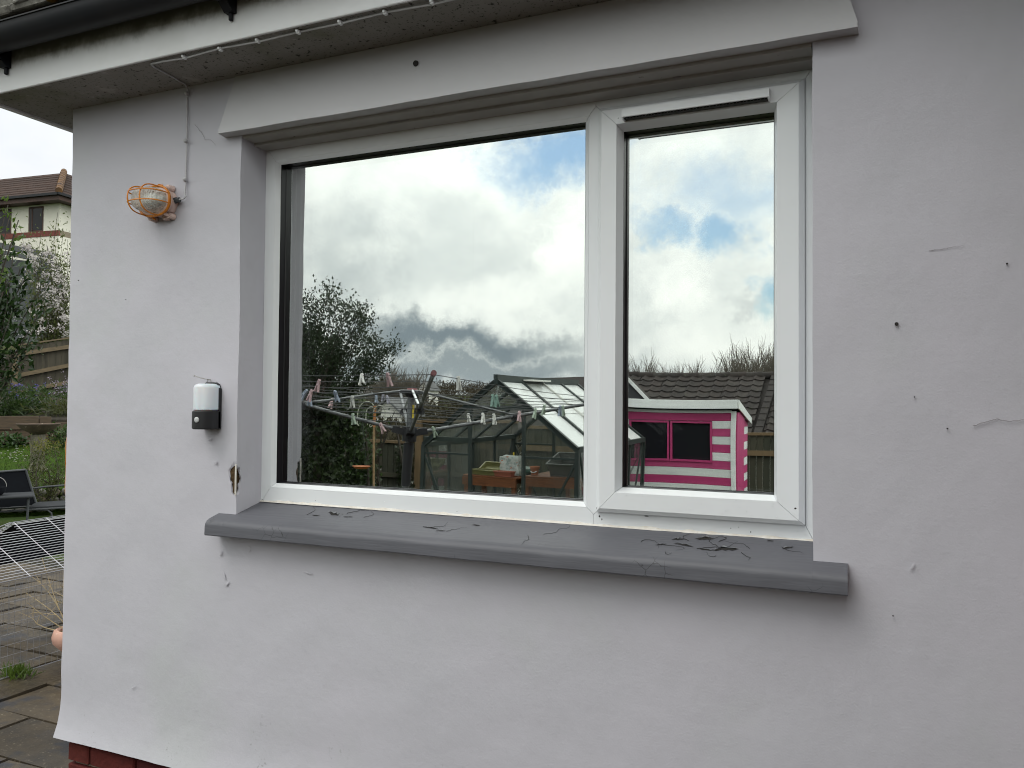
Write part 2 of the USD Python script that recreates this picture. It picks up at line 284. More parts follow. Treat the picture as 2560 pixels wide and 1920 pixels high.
M_hole = mat('bare_hole', (0.022, 0.020, 0.019), rough=0.9)
M_flake = mat('paint_flake_grey', (0.13, 0.136, 0.15), rough=0.5)
M_brick = [mat(f'red_brick_{w}', c, c2, scale=25, rough=0.85, spec=0.15, stain=((0.03, 0.016, 0.016), 14.0, 0.58, 0.74), bump=0.003, bscale=70) for w, c, c2 in (('plain', (0.095, 0.020, 0.017), (0.075, 0.017, 0.015)), ('dark', (0.075, 0.016, 0.016), (0.055, 0.013, 0.013)), ('warm', (0.115, 0.026, 0.02), (0.085, 0.02, 0.017)))]
M_mortar = mat('brick_mortar', (0.24, 0.205, 0.155), (0.17, 0.145, 0.115), scale=30, rough=0.95, spec=0.1, bump=0.004, bscale=120)
M_tile_old = mat('lichened_roof_tile', (0.085, 0.08, 0.072), (0.15, 0.145, 0.13), scale=26, rough=0.9, spec=0.15, stain=[((0.46, 0.46, 0.40), 9.0, 0.64, 0.69), ((0.30, 0.30, 0.27), 120.0, 0.62, 0.70)], bump=0.004, bscale=90)
M_moss = mat('orange_moss', (0.17, 0.085, 0.015), (0.09, 0.06, 0.018), scale=40, rough=0.95, spec=0.05)
M_straw = mat('dry_straw', (0.42, 0.33, 0.20), (0.30, 0.23, 0.13), scale=30, rough=0.9)
M_chip = mat('bare_brown_render', (0.095, 0.062, 0.032), (0.05, 0.034, 0.02), scale=60, rough=0.95, spec=0.1, bump=0.006, bscale=90)
M_rust = mat('rust_streak', (0.42, 0.12, 0.018), (0.50, 0.30, 0.15), scale=14, rough=0.85, spec=0.15)
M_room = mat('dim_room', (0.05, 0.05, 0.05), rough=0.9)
def pane_mat(name, mirror, clear, tint=(1, 1, 1)):
    n = {'gl': ('glossy_bsdf', {'roughness': 0.0, 'color': tint}), 'tr': ('transparent_bsdf', {'color': (0.94, 0.95, 0.94)}), 'fr': ('fresnel', {'IOR': 1.5}), 'mr': ('map_range', {'from_min': 0.04, 'from_max': 1.0, 'to_min': mirror, 'to_max': 1.0, 'clamp': True}), 'mx': ('mix_closure', {})}
    n['g'] = ('geometry', {}); n['wn'] = ('noise_texture', {'scale': 2.2, 'detail': 1.0}); n['wb'] = ('bump', {'strength': 1.0, 'distance': 0.0007})
    return usdkit.material(stage, f'/World/Looks/{name}', n, [('g.position', 'wn.vector'), ('wn.fac', 'wb.height'), ('wb.normal', 'gl.normal'), ('fr.fac', 'mr.value'), ('mr.result', 'mx.fac'), ('tr.BSDF', 'mx.closure1'), ('gl.BSDF', 'mx.closure2')], surface='mx.closure')
M_pane = pane_mat('coated_window_glass', 0.64, 1, (0.96, 1.0, 0.98))
M_pane2 = pane_mat('inner_window_glass', 0.30, 1, (0.96, 1.0, 1.0))

# ------------------------------------------------------------------ the bungalow whose wall fills the picture
rng = np.random.default_rng(7)
house = thing('bungalow', 'white rendered bungalow with wide reflecting window, grey sill and black gutter', 'house')
XC, XR = -2.642, 4.0
def flare(z): return 0.025*np.clip((0.52-z)/0.186, 0, 1)**2.6
def to_man(v, f): return manifold3d.Manifold(manifold3d.Mesh(np.asarray(v, np.float32), np.asarray(f, np.uint32)))
def man_box(x0, x1, y0, y1, z0, z1): return manifold3d.Manifold.cube([x1-x0, y1-y0, z1-z0]).translate([x0, y0, z0])
lump = trimesh.creation.icosphere(3, 1.0); lv = lump.vertices*(0.55+0.9*meshkit.fbm(lump.vertices*2.2+5, 3)[:, None])
lump_at = lambda s: lv*np.array([0.030, 0.026, 0.052])*s+np.array([-1.846, 0.0, 1.292])
wall = man_box(XC, XR, 0, 0.28, 0.334, 2.66)-man_box(-1.845, -0.095, -0.1, 0.4, 1.13, 2.418)
wall = wall.refine_to_length(0.045)
wm = wall.to_mesh(); wv, wf = np.array(wm.vert_properties[:, :3], float), np.array(wm.tri_verts)
o = flare(wv[:, 2]); wl = np.clip(1-(wv[:, 0]-XC)/0.28, 0, 1)
wv[:, 1] -= o*np.clip(1-wv[:, 1]/0.28, 0, 1); wv[:, 0] -= 0.2*o*wl
for k in range(3): wv[:, k] += (meshkit.fbm(wv*7.0+11*k, 3)-0.5)*0.006*(1.0 if k != 2 else 0.8)
wv[:, 1] += (meshkit.fbm(wv*1.6+3, 2)-0.5)*0.008
wall = to_man(wv, wf)-to_man(lump_at(1.0), lump.faces)
obj('wall', wall, M_wall, house, smooth=35)
chipv = lump_at(0.93); chipv[:, 0] = np.minimum(chipv[:, 0], -1.853); chipv[:, 1] = np.maximum(chipv[:, 1], 0.007)
obj('bare_patch', (chipv, lump.faces), M_chip, house, label='chipped corner showing bare brown render')
obj('corner_bead', MB().box((-1.8465, 0.0005, 1.292), (0.004, 0.004, 0.10)), M_seal, house)
obj('side_wall', MB().box((XC+0.14, 3.3, 1.50), (0.27, 6.0, 2.30)), M_wall, house)
rp = np.array([[XC-0.0015+0.0015*math.sin(z*40), 0.001, z] for z in np.linspace(1.20, 1.41, 12)])
obj('rust_stain', MB().tube(rp, [0.0005, 0.0015, 0.002, 0.0025, 0.002, 0.0022, 0.003, 0.0025, 0.003, 0.003, 0.002, 0.0005], 6), M_rust, house, label='orange rust showing along the wall corner')
# small flaws of the paint, each a shallow flake of its own
def flake(x, z, w, h, a, y=-0.0005):
    c, s = math.cos(a), math.sin(a); k = 9; p = []
    for i in range(k):
        t = 2*PI*i/k; r = 0.7+0.5*rng.random(); p.append((x+0.7*c*w*r*math.cos(t)-0.7*s*h*r*math.sin(t), y-0.0004, z+s*w*r*math.cos(t)+c*h*r*math.sin(t)))
    v = np.array(p+[(x, y-0.0013, z)]); return v, np.array([[i, (i+1) % k, k] for i in range(k)])
def wall_surf_y(x, z): return -flare(np.array([z]))[0]
fl = MB()
for x, z, w, h, a in ((-1.93, 1.14, 0.014, 0.004, 0.2), (-1.955, 1.42, 0.012, 0.004, 0.3), (-1.93, 1.345, 0.010, 0.007, 0.1), (-1.90, 1.05, .012, .006, 1.0), (-1.885, 0.98, .016, .006, 2.2), (-1.87, .955, .014, .005, .6), (0.115, 1.19, 0.010, 0.004, 0.9), (-1.55, 1.02, .03, .002, -.1), (-2.28, .56, .014, .003, .4)):
    v, f = flake(x, z, w, h, a, y=wall_surf_y(x, z)-0.004); fl.add(v, f)
obj('paint_blisters', fl, M_wall, house, smooth=20, kind='stuff')
M_crack = mat('dark_crack', (0.29, 0.28, 0.295), rough=0.9)
def crack(pts, r=0.0011):
    p = np.array([(x, -0.0045+wall_surf_y(x, z)*0.98, z) for x, z in pts]); q = []
    for a, b in zip(p[:-1], p[1:]):
        for t in np.linspace(0, 1, 6, endpoint=False): q.append(a+(b-a)*t+rng.normal(0, 0.0009, 3)*[1, 0, 1])
    q.append(p[-1]); obj('crack', MB().tube(q, np.linspace(r, r*0.5, len(q)), 4), M_crack, house)
crack([(0.235, 1.508), (0.275, 1.522), (0.31, 1.519), (0.36, 1.532), (0.45, 1.53)], 0.0009)
crack([(-2.044, 2.479), (-2.011, 2.445), (-1.999, 2.423), (-1.969, 2.415), (-1.95, 2.396)], 0.0007)
crack([(-1.78, 1.085), (-1.775, 1.075), (-1.785, 1.06)], 0.0008)
crack([(0.15, 1.898), (0.22, 1.908)], 0.0005)
for x, z, r in ((0.084, 1.736, 0.0042), (-1.175, 2.535, 0.009), (0.12, 1.57, 0.0016), (.185, 1.50, .0018), (-2.59, 1.98, .0016), (-2.35, 1.9, .0013), (.30, 1.86, .002), (.075, 1.075, .0016)):
    obj('drill_hole', MB().lathe([(0, 0), (r, 0.0), (r*0.9, 0.003), (0, 0.003)], (x, wall_surf_y(x, z)-0.0042-(0.02 if r > .008 else 0), z), 12, rot((1, 0, 0), 90)), M_hole, house)
wing = MB().box((0.52+0.14, -2.6, 1.33), (0.28, 5.2, 2.64)); obj('wing_wall', wing, M_brick[1], house, label='brick end wall of the wing standing forward on the right')
obj('wing_roof', MB().box((1.9, -2.6, 2.74), (2.9, 5.6, 0.20)), M_fascia, house)
# brick plinth
core = MB().box(((XC+0.045+XR)/2, 0.16, 0.168), (XR-XC-0.06, 0.27, 0.334)); core.box((XC+0.16, 3.3, 0.168), (0.23, 6.0, 0.334))
obj('mortar', core, M_mortar, house)
def one_brick(x0, x1, z0, y):
    b = MB(); m = trimesh.creation.box((x1-x0, 0.10, 0.065)); m = m.subdivide().subdivide() if False else m
    b.box(((x0+x1)/2, y+0.05, z0+0.0325), (x1-x0, 0.10, 0.065), bev=0.005)
    v, f = b.get(); v = v+rng.normal(0, 0.0012, v.shape); return v, f
for course in range(4):
    z0 = 0.247-0.075*course; x = XC+0.032; first = True; k = course % 2
    while x < XR-0.05:
        w = 0.1025 if (first and k == 0) else 0.215; w = min(w, XR-x)
        obj('brick', one_brick(x, x+w, z0, 0.006+rng.normal(0, 0.0012)), M_brick[rng.integers(3)], house); x += w+0.011; first = False
    y = 0.125
    while y < 3.0:
        b = MB().box((XC+0.032+0.05, y+0.107, z0+0.0325), (0.10, 0.215, 0.065), bev=0.004); obj('brick', b, M_brick[rng.integers(3)], house); y += 0.226
# eaves: lintel, soffit, fascia, gutter, roof edge
def lintel_mesh():
    zb, zt = 2.4175, 2.613; xs = [(-1.906, 0.0045, -0.042, zb), (-1.906, 0.0045, -0.040, zb+0.012), (-1.868, -0.045, -0.0075, zt), (-1.868, -0.045, 0.02, zt), (-1.915, 0.008, 0.02, zb)]
    v = []; 
    n = 48
    for a, b, y, z in xs:
        for i in range(n+1): v.append((a+(b-a)*i/n, y, z))
    f = []
    m = len(xs)
    for k in range(m):
        for i in range(n): f.append([k*(n+1)+i, k*(n+1)+i+1, ((k+1) % m)*(n+1)+i+1, ((k+1) % m)*(n+1)+i])
    t = trimesh.Trimesh(np.array(v), np.vstack([np.array(f)[:, [0, 1, 2]], np.array(f)[:, [0, 2, 3]], [[0, k*(n+1), (k+1)*(n+1)] for k in range(1, m-1)], [[n, (k+1)*(n+1)+n, k*(n+1)+n] for k in range(1, m-1)]]), process=False)
    V = t.vertices.copy(); low = V[:, 2] < zb+0.02
    V[low, 2] += (meshkit.fbm(V[low]*9, 3)-0.5)*0.005; V[low, 1] += (meshkit.fbm(V[low]*8+7, 3)-0.5)*0.006
    return V, t.faces
obj('lintel', lintel_mesh(), M_lintel, house, smooth=30)
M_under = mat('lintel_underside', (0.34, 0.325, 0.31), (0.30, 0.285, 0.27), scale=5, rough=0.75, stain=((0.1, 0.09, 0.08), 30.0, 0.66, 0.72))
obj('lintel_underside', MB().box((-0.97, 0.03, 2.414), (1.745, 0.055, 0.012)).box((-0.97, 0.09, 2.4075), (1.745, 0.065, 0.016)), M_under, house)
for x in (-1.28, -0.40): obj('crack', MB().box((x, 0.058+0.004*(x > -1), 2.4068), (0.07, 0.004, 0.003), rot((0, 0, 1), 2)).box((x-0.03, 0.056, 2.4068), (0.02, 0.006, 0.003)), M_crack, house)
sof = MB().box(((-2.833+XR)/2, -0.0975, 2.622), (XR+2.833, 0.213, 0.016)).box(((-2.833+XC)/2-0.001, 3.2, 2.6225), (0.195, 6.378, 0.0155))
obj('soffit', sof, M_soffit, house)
obj('fascia', MB().box(((-2.85+XR)/2, -0.208, 2.715), (XR+2.85, 0.010, 0.203), bev=0.002), M_fascia, house)
obj('fascia', MB().box((-2.845, 3.1, 2.708), (0.020, 6.6, 0.205), bev=0.002), M_fascia, house)
g = []
for t in np.linspace(PI, 2*PI, 15): g.append((0.056*math.cos(t), 0.056*math.sin(t)))
for t in np.linspace(2*PI, PI, 15): g.append((0.052*math.cos(t), 0.052*math.sin(t)))
g = [(-0.0605, 0.004), (-0.0605, -0.004)]+g[:15]+[(0.0605, 0), (0.0605, 0.004), (0.052, 0.004)]+g[16:-1]+[(-0.052, 0.004)]
obj('gutter', MB().extrude(Polygon(g).buffer(0), (-2.93, -0.283, 2.772), (0, -1, 0), (0, 0, 1), (XR+2.93, 0, 0)), M_gutter, house, smooth=30)
for x in (-2.692, -1.690, -0.7, 0.3, 1.3, 2.3, 3.3):
    b = MB(); arc = [(x, -0.283-0.0615*math.cos(t), 2.772+0.0615*math.sin(t)) for t in np.linspace(0, -PI, 10)]
    for p, q in zip(arc[:-1], arc[1:]): b.bar(p, q, 0.032, 0.006, up=(1, 0, 0) if 0 else np.cross(np.subtract(q, p), (1, 0, 0)))
    b.extrude(Polygon([(0, 0.03), (0.075, 0.03), (0.05, -0.055), (0.018, -0.085), (0, -0.085)]), (x-0.016, -0.2135, 2.775), (0, -1, 0), (0, 0, 1), (0.032, 0, 0))
    b.box((x, -0.220, 2.688), (0.012, 0.012, 0.040), bev=0.003)
    obj('gutter_bracket', b, M_gutter, house, smooth=25)
roofp = [(-2.95, -0.262, 2.828), (XR, -0.262, 2.828), (XR, 3.3, 4.36), (0.65, 3.3, 4.36), (-2.95, 6.8, 2.828)]
rv = np.array(roofp); obj('roof', (np.vstack([rv, rv-[0, 0, 0.04]]), np.array([[0, 1, 2], [0, 2, 3], [0, 3, 4], [5, 7, 6], [5, 8, 7], [5, 9, 8]])), M_tile_old, house)
sl = math.atan2(1.53, 3.56); Rt = rot((1, 0, 0), math.degrees(sl))
for row in range(3):
    for k in range(21 if row == 0 else 20):
        x = -2.95+0.333*k+(0.166 if row % 2 else 0); yy = -0.235+row*0.30
        if x+0.16 < -2.95+1.0*(yy+0.26): continue
        b = MB().box((0, 0, 0), (0.325, 0.40, 0.026), bev=0.004).box((-0.1, -0.005, 0.012), (0.09, 0.40, 0.026), bev=0.01)
        v, f = b.get(); v = v+rng.normal(0, 0.001, v.shape); v = v @ (Rt @ rot((1, 0, 0), -2)).T+np.array([x+0.16, yy+0.16, 2.868+(row*0.30+0.165)*math.tan(sl)+rng.normal(0, .002)])
        obj('tile', (v, f), M_tile_old, house)
hip = MB()
for k in range(3):
    a = np.array([-2.93+0.42*k, -0.25+0.41*k, 2.90+0.176*k]); b = a+np.array([0.45, 0.44, 0.19]); hip = MB().tube([a, b], [0.10, 0.092], 12); obj('hip_tile', hip, M_tile_old, house, smooth=30)
mb = MB()
for k in range(26): mb.ball((-2.30+rng.normal(0, 0.05), -0.268+rng.normal(0, 0.01), 2.865+rng.normal(0, 0.010)), 0.012+0.010*rng.random(), 1, (1.3, 1, 0.7))
obj('moss', mb, M_moss, house, kind='stuff')
mb = MB()
for k in range(40):
    a = np.array([-2.74+rng.normal(0, 0.035), -0.285+rng.normal(0, .012), 2.83+rng.normal(0, 0.008)]); d = np.array([rng.normal(0.02, 0.03), -0.02-0.03*rng.random(), rng.normal(-0.005, 0.02)]); mb.tube([a, a+d*0.6, a+d+[0, 0, -0.012]], [0.0016, 0.0012, 0.0006], 4)
obj('dry_grass_tuft', mb, M_straw, house, kind='stuff')
# window: white frame, sash, panes
win = UsdGeom.Xform.Define(stage, numbered(path_of(house), 'window')).GetPrim()
def plate(poly, y0, y1, name='frame_bar'):
    p = Polygon(poly).buffer(-0.0005, join_style=2); obj(name, MB().extrude(p, (0, y1, 0), (1, 0, 0), (0, 0, 1), (0, y0-y1, 0)), M_upvc, win)
LO, LI = (-1.806, -0.692, 1.259, 2.3625), (-1.7945, -0.707, 1.272, 2.352)
YF, YB, G1, G2 = 0.119, 0.135, 0.163, 0.187
x0, x1, z0, z1 = -1.8455, -0.0945, 1.203, 2.414
plate([(x0, z0), (LO[0], LO[2]), (LO[0], LO[3]), (x0, z1)], YF, 0.20)
plate([(x0, z0), (-0.672, z0), (-0.672, 1.240), (LO[1], LO[2]), (LO[0], LO[2])], YF, 0.20)
plate([(-0.672, z0), (x1, z0), (-0.118, 1.2485), (-0.6625, 1.2485), (-0.672, 1.240)], YF, 0.20)
plate([(x1, z0), (x1, z1), (-0.118, 2.377), (-0.118, 1.2485)], YF, 0.20)
plate([(x0, z1), (LO[0], LO[3]), (LO[1], LO[3]), (-0.672, 2.387), (-0.672, z1)], YF, 0.20)
plate([(-0.672, z1), (-0.672, 2.387), (-0.6625, 2.377), (-0.118, 2.377), (x1, z1)], YF, 0.20)
plate([(-0.672, 1.240), (-0.6625, 1.2485), (-0.6625, 2.377), (-0.672, 2.387), (LO[1], LO[3]), (LO[1], LO[2])], YF, 0.20)
def ring(loops, name, m, gap=0.0005):
    """Mitred bars round a rectangle; loops = (x0, x1, z0, z1, y) in order round the bar's section."""
    for side in range(4):
        v = []
        for a, b, c, d, y in loops:
            if side == 0: v += [(a, y, c+gap), (a, y, d-gap)]
            elif side == 1: v += [(a+gap, y, c), (b-gap, y, c)]
            elif side == 2: v += [(b, y, c+gap), (b, y, d-gap)]
            else: v += [(a+gap, y, d), (b-gap, y, d)]
        n = len(loops); f = [[2*k, 2*k+1, 2*((k+1) % n)+1, 2*((k+1) % n)] for k in range(n)]
        t = trimesh.Trimesh(v, np.vstack([np.array(f)[:, [0, 1, 2]], np.array(f)[:, [0, 2, 3]], [[0, 2*k, 2*k+2] for k in range(1, n-1)], [[1, 2*k+3, 2*k+1] for k in range(1, n-1)]]), process=False)
        trimesh.repair.fix_normals(t); obj(name, (t.vertices, t.faces), m, win)
def grow(r, d): return (r[0]-d, r[1]+d, r[2]-d, r[3]+d)
ring([(*LO, YF), (*LI, YB), (*LI, YB+0.004), (*grow(LO, -0.0005), 0.16)], 'glazing_bead', M_upvc)
S0, S1, S2, S3 = (-0.661, -0.1185, 1.2495, 2.3755), (-0.648, -0.132, 1.262, 2.361), (-0.605, -0.184, 1.307, 2.319), (-0.595, -0.194, 1.318, 2.309)
ring([(*S0, 0.1175), (*S0, 0.110), (*S1, 0.094), (*S2, 0.094), (*S3, YB), (*S3, YB+0.004), (*S2, 0.16), (*S0, 0.16)], 'sash_bar', M_upvc)
def pane(r, y, name, m):
    r = grow(r, 0.012); obj(name, (np.array([(r[0], y, r[2]), (r[1], y, r[2]), (r[1], y, r[3]), (r[0], y, r[3])]), np.array([[0, 1, 2, 3]])), m, win)
for r in (LI, S3):
    ring([(*grow(r, -0.0001), YB+0.0004), (*grow(r, -0.0010), YB+0.0008), (*grow(r, -0.0010), G1-0.0015), (*grow(r, -0.0035), G1-0.0005), (*grow(r, -0.0035), G1+0.0005), (*grow(r, 0.004), G1+0.0008)], 'rubber_seal', M_black, 0)
    ring([(*grow(r, 0.002), G1+0.0015), (*grow(r, -0.006), G1+0.0015), (*grow(r, -0.006), G2-0.001), (*grow(r, 0.002), G2-0.001)], 'spacer_bar', M_black, 0)
    pane(r, G1, 'glass_pane', M_pane); pane(r, G2, 'glass_pane', M_pane2)
# trickle vent over the sash
tv = MB().extrude(Polygon([(0, 0.030), (0.026, 0.026), (0.030, 0.004), (0.027, 0.003), (0.0235, 0.023), (0, 0.027)]), (-0.583, 0.094, 2.322), (0, -1, 0), (0, 0, 1), (0.383, 0, 0))
for x in (-0.583, -0.204): tv.extrude(Polygon([(0, 0.0), (0.022, 0.0), (0.029, 0.004), (0.026, 0.0255), (0, 0.0295)]), (x, 0.0938, 2.322), (0, -1, 0), (0, 0, 1), (0.004, 0, 0))
obj('trickle_vent', tv, M_vent, win)
obj('vent_slot', MB().box((-0.3915, 0.084, 2.3255), (0.372, 0.018, 0.004)), M_dark, win)
fins = MB()
for x in np.arange(-0.57, -0.21, 0.0085): fins.box((x, 0.080, 2.3265), (0.0016, 0.018, 0.005))
obj('vent_fins', fins, mat('vent_fin_grey', (0.12, 0.12, 0.12), rough=0.5), win, kind='stuff')
dr = MB()
for k in range(230):
    if rng.random() < 0.6: x, z, y = rng.uniform(-1.80, -0.10), rng.uniform(1.206, 1.246), YF
    elif rng.random() < 0.5: x, z, y = rng.uniform(-0.64, -0.14), rng.uniform(1.265, 1.305), 0.094
    else: x, z, y = (rng.uniform(-0.69, -0.665), rng.uniform(1.25, 2.3), YF) if rng.random() < .5 else (rng.choice([rng.uniform(-0.645, -0.61), rng.uniform(-0.18, -0.135)]), rng.uniform(1.3, 2.2), 0.094)
    dr.ball((x, y, z), rng.uniform(0.0007, 0.0019), 1, (1, 0.6, 1.15))
M_water = usdkit.material(stage, '/World/Looks/water_drop', {'p': ('principled_bsdf', {'base_color': (1, 1, 1), 'roughness': 0.02, 'ior': 1.33, 'transmission_weight': 1.0})}, surface='p.BSDF')
obj('rain_drops', dr, M_water, win, kind='stuff')
sp = MB()
for x, y, z, a, b in ((-0.655, YF, 1.236, 0.0022, 0.003), (-0.648, YF, 1.228, 0.0015, 0.003), (-0.664, YF, 1.258, 0.0012, 0.0028), (-0.14, 0.094, 1.292, 0.0028, 0.0022), (-0.52, 0.109, 1.2465, 0.006, 0.0016), (-0.25, YF, 1.222, 0.0014, 0.002), (-0.30, YF, 1.228, 0.0012, 0.0012), (-0.28, YF, 1.232, 0.001, 0.001), (-1.62, YF, 1.225, 0.0014, 0.0012), (-1.838, YF, 1.212, 0.006, 0.004), (-0.60, 0.094, 2.335, 0.0014, 0.0012), (-0.44, 0.094, 2.352, 0.001, 0.001), (-1.1, YF, 1.222, 0.0012, 0.001)): sp.ball((x, y, z), 1.0, 1, (a, 0.0006, b))
obj('dirt_specks', sp, M_hole, win, kind='stuff')
sv = []; n = 90
for i in range(n+1):
    x = -1.845+1.748*i/n; h = 0.0015+0.002*meshkit.noise(np.array([[x*30, 0, 0]]))[0]+0.003*(meshkit.noise(np.array([[x*60, 3, 0]]))[0] > 0.72); sv += [(x, YF-0.001, 1.212+h), (x, YF-0.006-h*0.7, 1.2095), (x, YF+0.01, 1.205)]
sf = []
for i in range(n):
    for a, b in ((0, 1), (1, 2), (2, 0)): sf.append([3*i+a, 3*i+b, 3*i+3+b, 3*i+3+a])
obj('sealant', (np.array(sv), np.array(sf)), M_seal, win, smooth=40)
# dim room behind the glass, closed so that no daylight leaks in
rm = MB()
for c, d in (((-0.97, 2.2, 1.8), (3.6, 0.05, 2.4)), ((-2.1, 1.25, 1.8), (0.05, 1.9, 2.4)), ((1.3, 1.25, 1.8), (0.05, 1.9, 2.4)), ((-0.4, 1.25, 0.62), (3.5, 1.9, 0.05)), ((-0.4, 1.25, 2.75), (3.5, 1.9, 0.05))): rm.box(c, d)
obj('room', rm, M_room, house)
# sill with peeling paint
prof = [(0.14, 1.2135), (0.0, 1.1795), (-0.040, 1.168), (-0.052, 1.1625), (-0.0585, 1.154), (-0.060, 1.146), (-0.0605, 1.120), (-0.058, 1.1165), (0.0, 1.116), (0.14, 1.116)]
def sill_mesh():
    xs = [(x, 1) for x in np.linspace(-1.916, -1.846, 6)]+[(x, 0) for x in np.linspace(-1.846, -0.094, 100)]+[(x, 1) for x in np.linspace(-0.094, -0.019, 6)]; v = []
    for x, horn in xs:
        for y, z in prof: v.append((x, 0.004 if horn and y > 0.005 else y, (1.1795 if z > 1.15 else z) if horn and y > 0.005 else z))
    n = len(xs)-1; m = len(prof); f = []
    for i in range(n):
        for k in range(m): f.append([i*m+k, i*m+(k+1) % m, (i+1)*m+(k+1) % m, (i+1)*m+k])
    f = np.array(f); tri = np.vstack([f[:, [0, 1, 2]], f[:, [0, 2, 3]], [[0, k+1, k] for k in range(1, m-1)], [[n*m, n*m+k, n*m+k+1] for k in range(1, m-1)]])
    v = np.array(v); v[:, 2] += 0.004*(v[:, 0]+1.916)/1.897; t = trimesh.Trimesh(v, tri, process=False); trimesh.repair.fix_normals(t)
    d = np.stack([(meshkit.fbm(v*11+5*k, 3)-0.5)*0.005 for k in range(3)], 1); d[(v[:, 1] > -0.001)] *= 0.15; d[v[:, 1] > 0.1] = 0
    return v+d, t.faces
obj('sill', sill_mesh(), M_sill, house, smooth=32, label='grey painted window sill with cracked flaking paint')
sill = stage.GetPrimAtPath(path_of(house)+'/sill')
def on_sill(x, y): return 1.1795+(0.0340/0.14)*y if y > 0 else 1.1795+0.2875*y
def sill_pt(x, y): return np.array([x, y, on_sill(x, y)+0.004*(x+1.916)/1.897]) if y > -0.052 else np.array([x, -0.0606, 1.158+y*0.0])
def sill_crack(x, y, a, n, step, r):
    p = []; q = np.array([x, y])
    for i in range(n): a += rng.normal(0, 0.55); q = q+step*np.array([math.cos(a), 0.8*math.sin(a)]); q[1] = np.clip(q[1], -0.045, 0.108); p.append(sill_pt(*q)+[0, 0, 0.0012])
    if len(p) > 2: obj('crack', MB().tube(p, np.linspace(r, r*0.3, n), 4, False), M_hole, sill)
M_flake2 = mat('paint_flake_light', (0.16, 0.165, 0.178), rough=0.45)
def lifted(x, y, w, h, a):
    """A scale of paint that has come loose: a torn slit with bare dark cement in it and a curled lip above."""
    c, s_ = math.cos(a), math.sin(a); top = []; bot = []; k = 9
    for i in range(k):
        t = i/(k-1); u = (t-0.5)*w; wd = h*math.sin(PI*t)**0.8*(0.45+0.9*rng.random()); j = rng.normal(0, h*0.22)
        top.append((x+c*u-s_*(wd*0.5+j), y+s_*u+c*(wd*0.5+j))); bot.append((x+c*u+s_*(wd*0.5-j), y+s_*u-c*(wd*0.5-j)))
    v = [sill_pt(*p)+[0, 0, 0.0016] for p in top]+[sill_pt(*p)+[0, 0, 0.0016] for p in bot]; obj('bare_slit', (np.array(v), np.array([[k+i, k+i+1, i+1, i] for i in range(k-1)])), M_hole, sill)
    v = []
    for i in range(k): p, q = np.array(top[i]), np.array(bot[i]); d = (p-q); z = rng.uniform(0.3, 1.0)*h*0.5*math.sin(PI*i/(k-1)); b = p+d*0.9; v += [sill_pt(*(b))+[0, 0, 0.0014], sill_pt(*(p-d*0.25))+[0, 0, 0.002+z]]
    obj('paint_flake', (np.array(v), np.array([[2*i, 2*i+2, 2*i+3, 2*i+1] for i in range(k-1)])), M_flake2, sill)
for x, y, w, h, a in ((-1.505, 0.060, 0.050, 0.012, -0.25), (-1.555, 0.038, 0.030, 0.004, 0.1), (-1.44, 0.045, 0.035, 0.003, 0.2), (-1.13, 0.014, 0.055, 0.004, -0.15), (-1.09, 0.000, 0.03, 0.003, 0.2), (-1.005, 0.055, 0.028, 0.004, 0.0), (-0.425, 0.062, 0.035, 0.006, 0.3), (-0.36, 0.078, 0.05, 0.010, 0.15), (-0.405, 0.030, 0.055, 0.006, -0.2), (-0.30, 0.022, 0.065, 0.014, 0.25), (-0.46, 0.022, 0.03, 0.003, 0.4), (-0.345, 0.012, 0.045, 0.005, -0.1), (-0.155, 0.060, 0.03, 0.005, 0.5), (-0.20, 0.095, 0.018, 0.004, 0.1)): lifted(x, y, w, h, a)
for x, y, a, n, st_, r in ((-1.60, 0.03, 0.3, 9, 0.014, 0.0007), (-1.47, 0.065, 0.1, 12, 0.012, 0.0008), (-1.40, 0.05, -0.2, 9, 0.013, 0.0006), (-1.17, 0.02, -0.2, 9, 0.013, 0.0008), (-1.08, -0.005, 0.1, 8, 0.01, 0.0006), (-0.83, 0.02, -1.4, 9, 0.010, 0.0008), (-0.80, 0.03, 0.0, 14, 0.013, 0.0005), (-0.52, 0.02, 0.3, 10, 0.012, 0.0007), (-0.47, 0.03, -0.4, 9, 0.012, 0.0007), (-0.40, 0.05, 1.2, 9, 0.010, 0.0008), (-0.38, 0.015, -0.3, 12, 0.012, 0.0008), (-0.33, 0.06, 0.4, 9, 0.012, 0.0009), (-0.31, 0.03, 2.6, 10, 0.012, 0.0008), (-0.26, 0.02, -1.2, 7, 0.010, 0.0009), (-0.25, 0.03, 0.2, 9, 0.011, 0.0007), (-0.32, -0.01, -0.9, 6, 0.010, 0.0007), (-0.44, -0.01, -1.3, 5, 0.010, 0.0006), (-0.17, 0.07, -1.0, 8, 0.010, 0.0007)): sill_crack(x, y, a, n, st_, r)
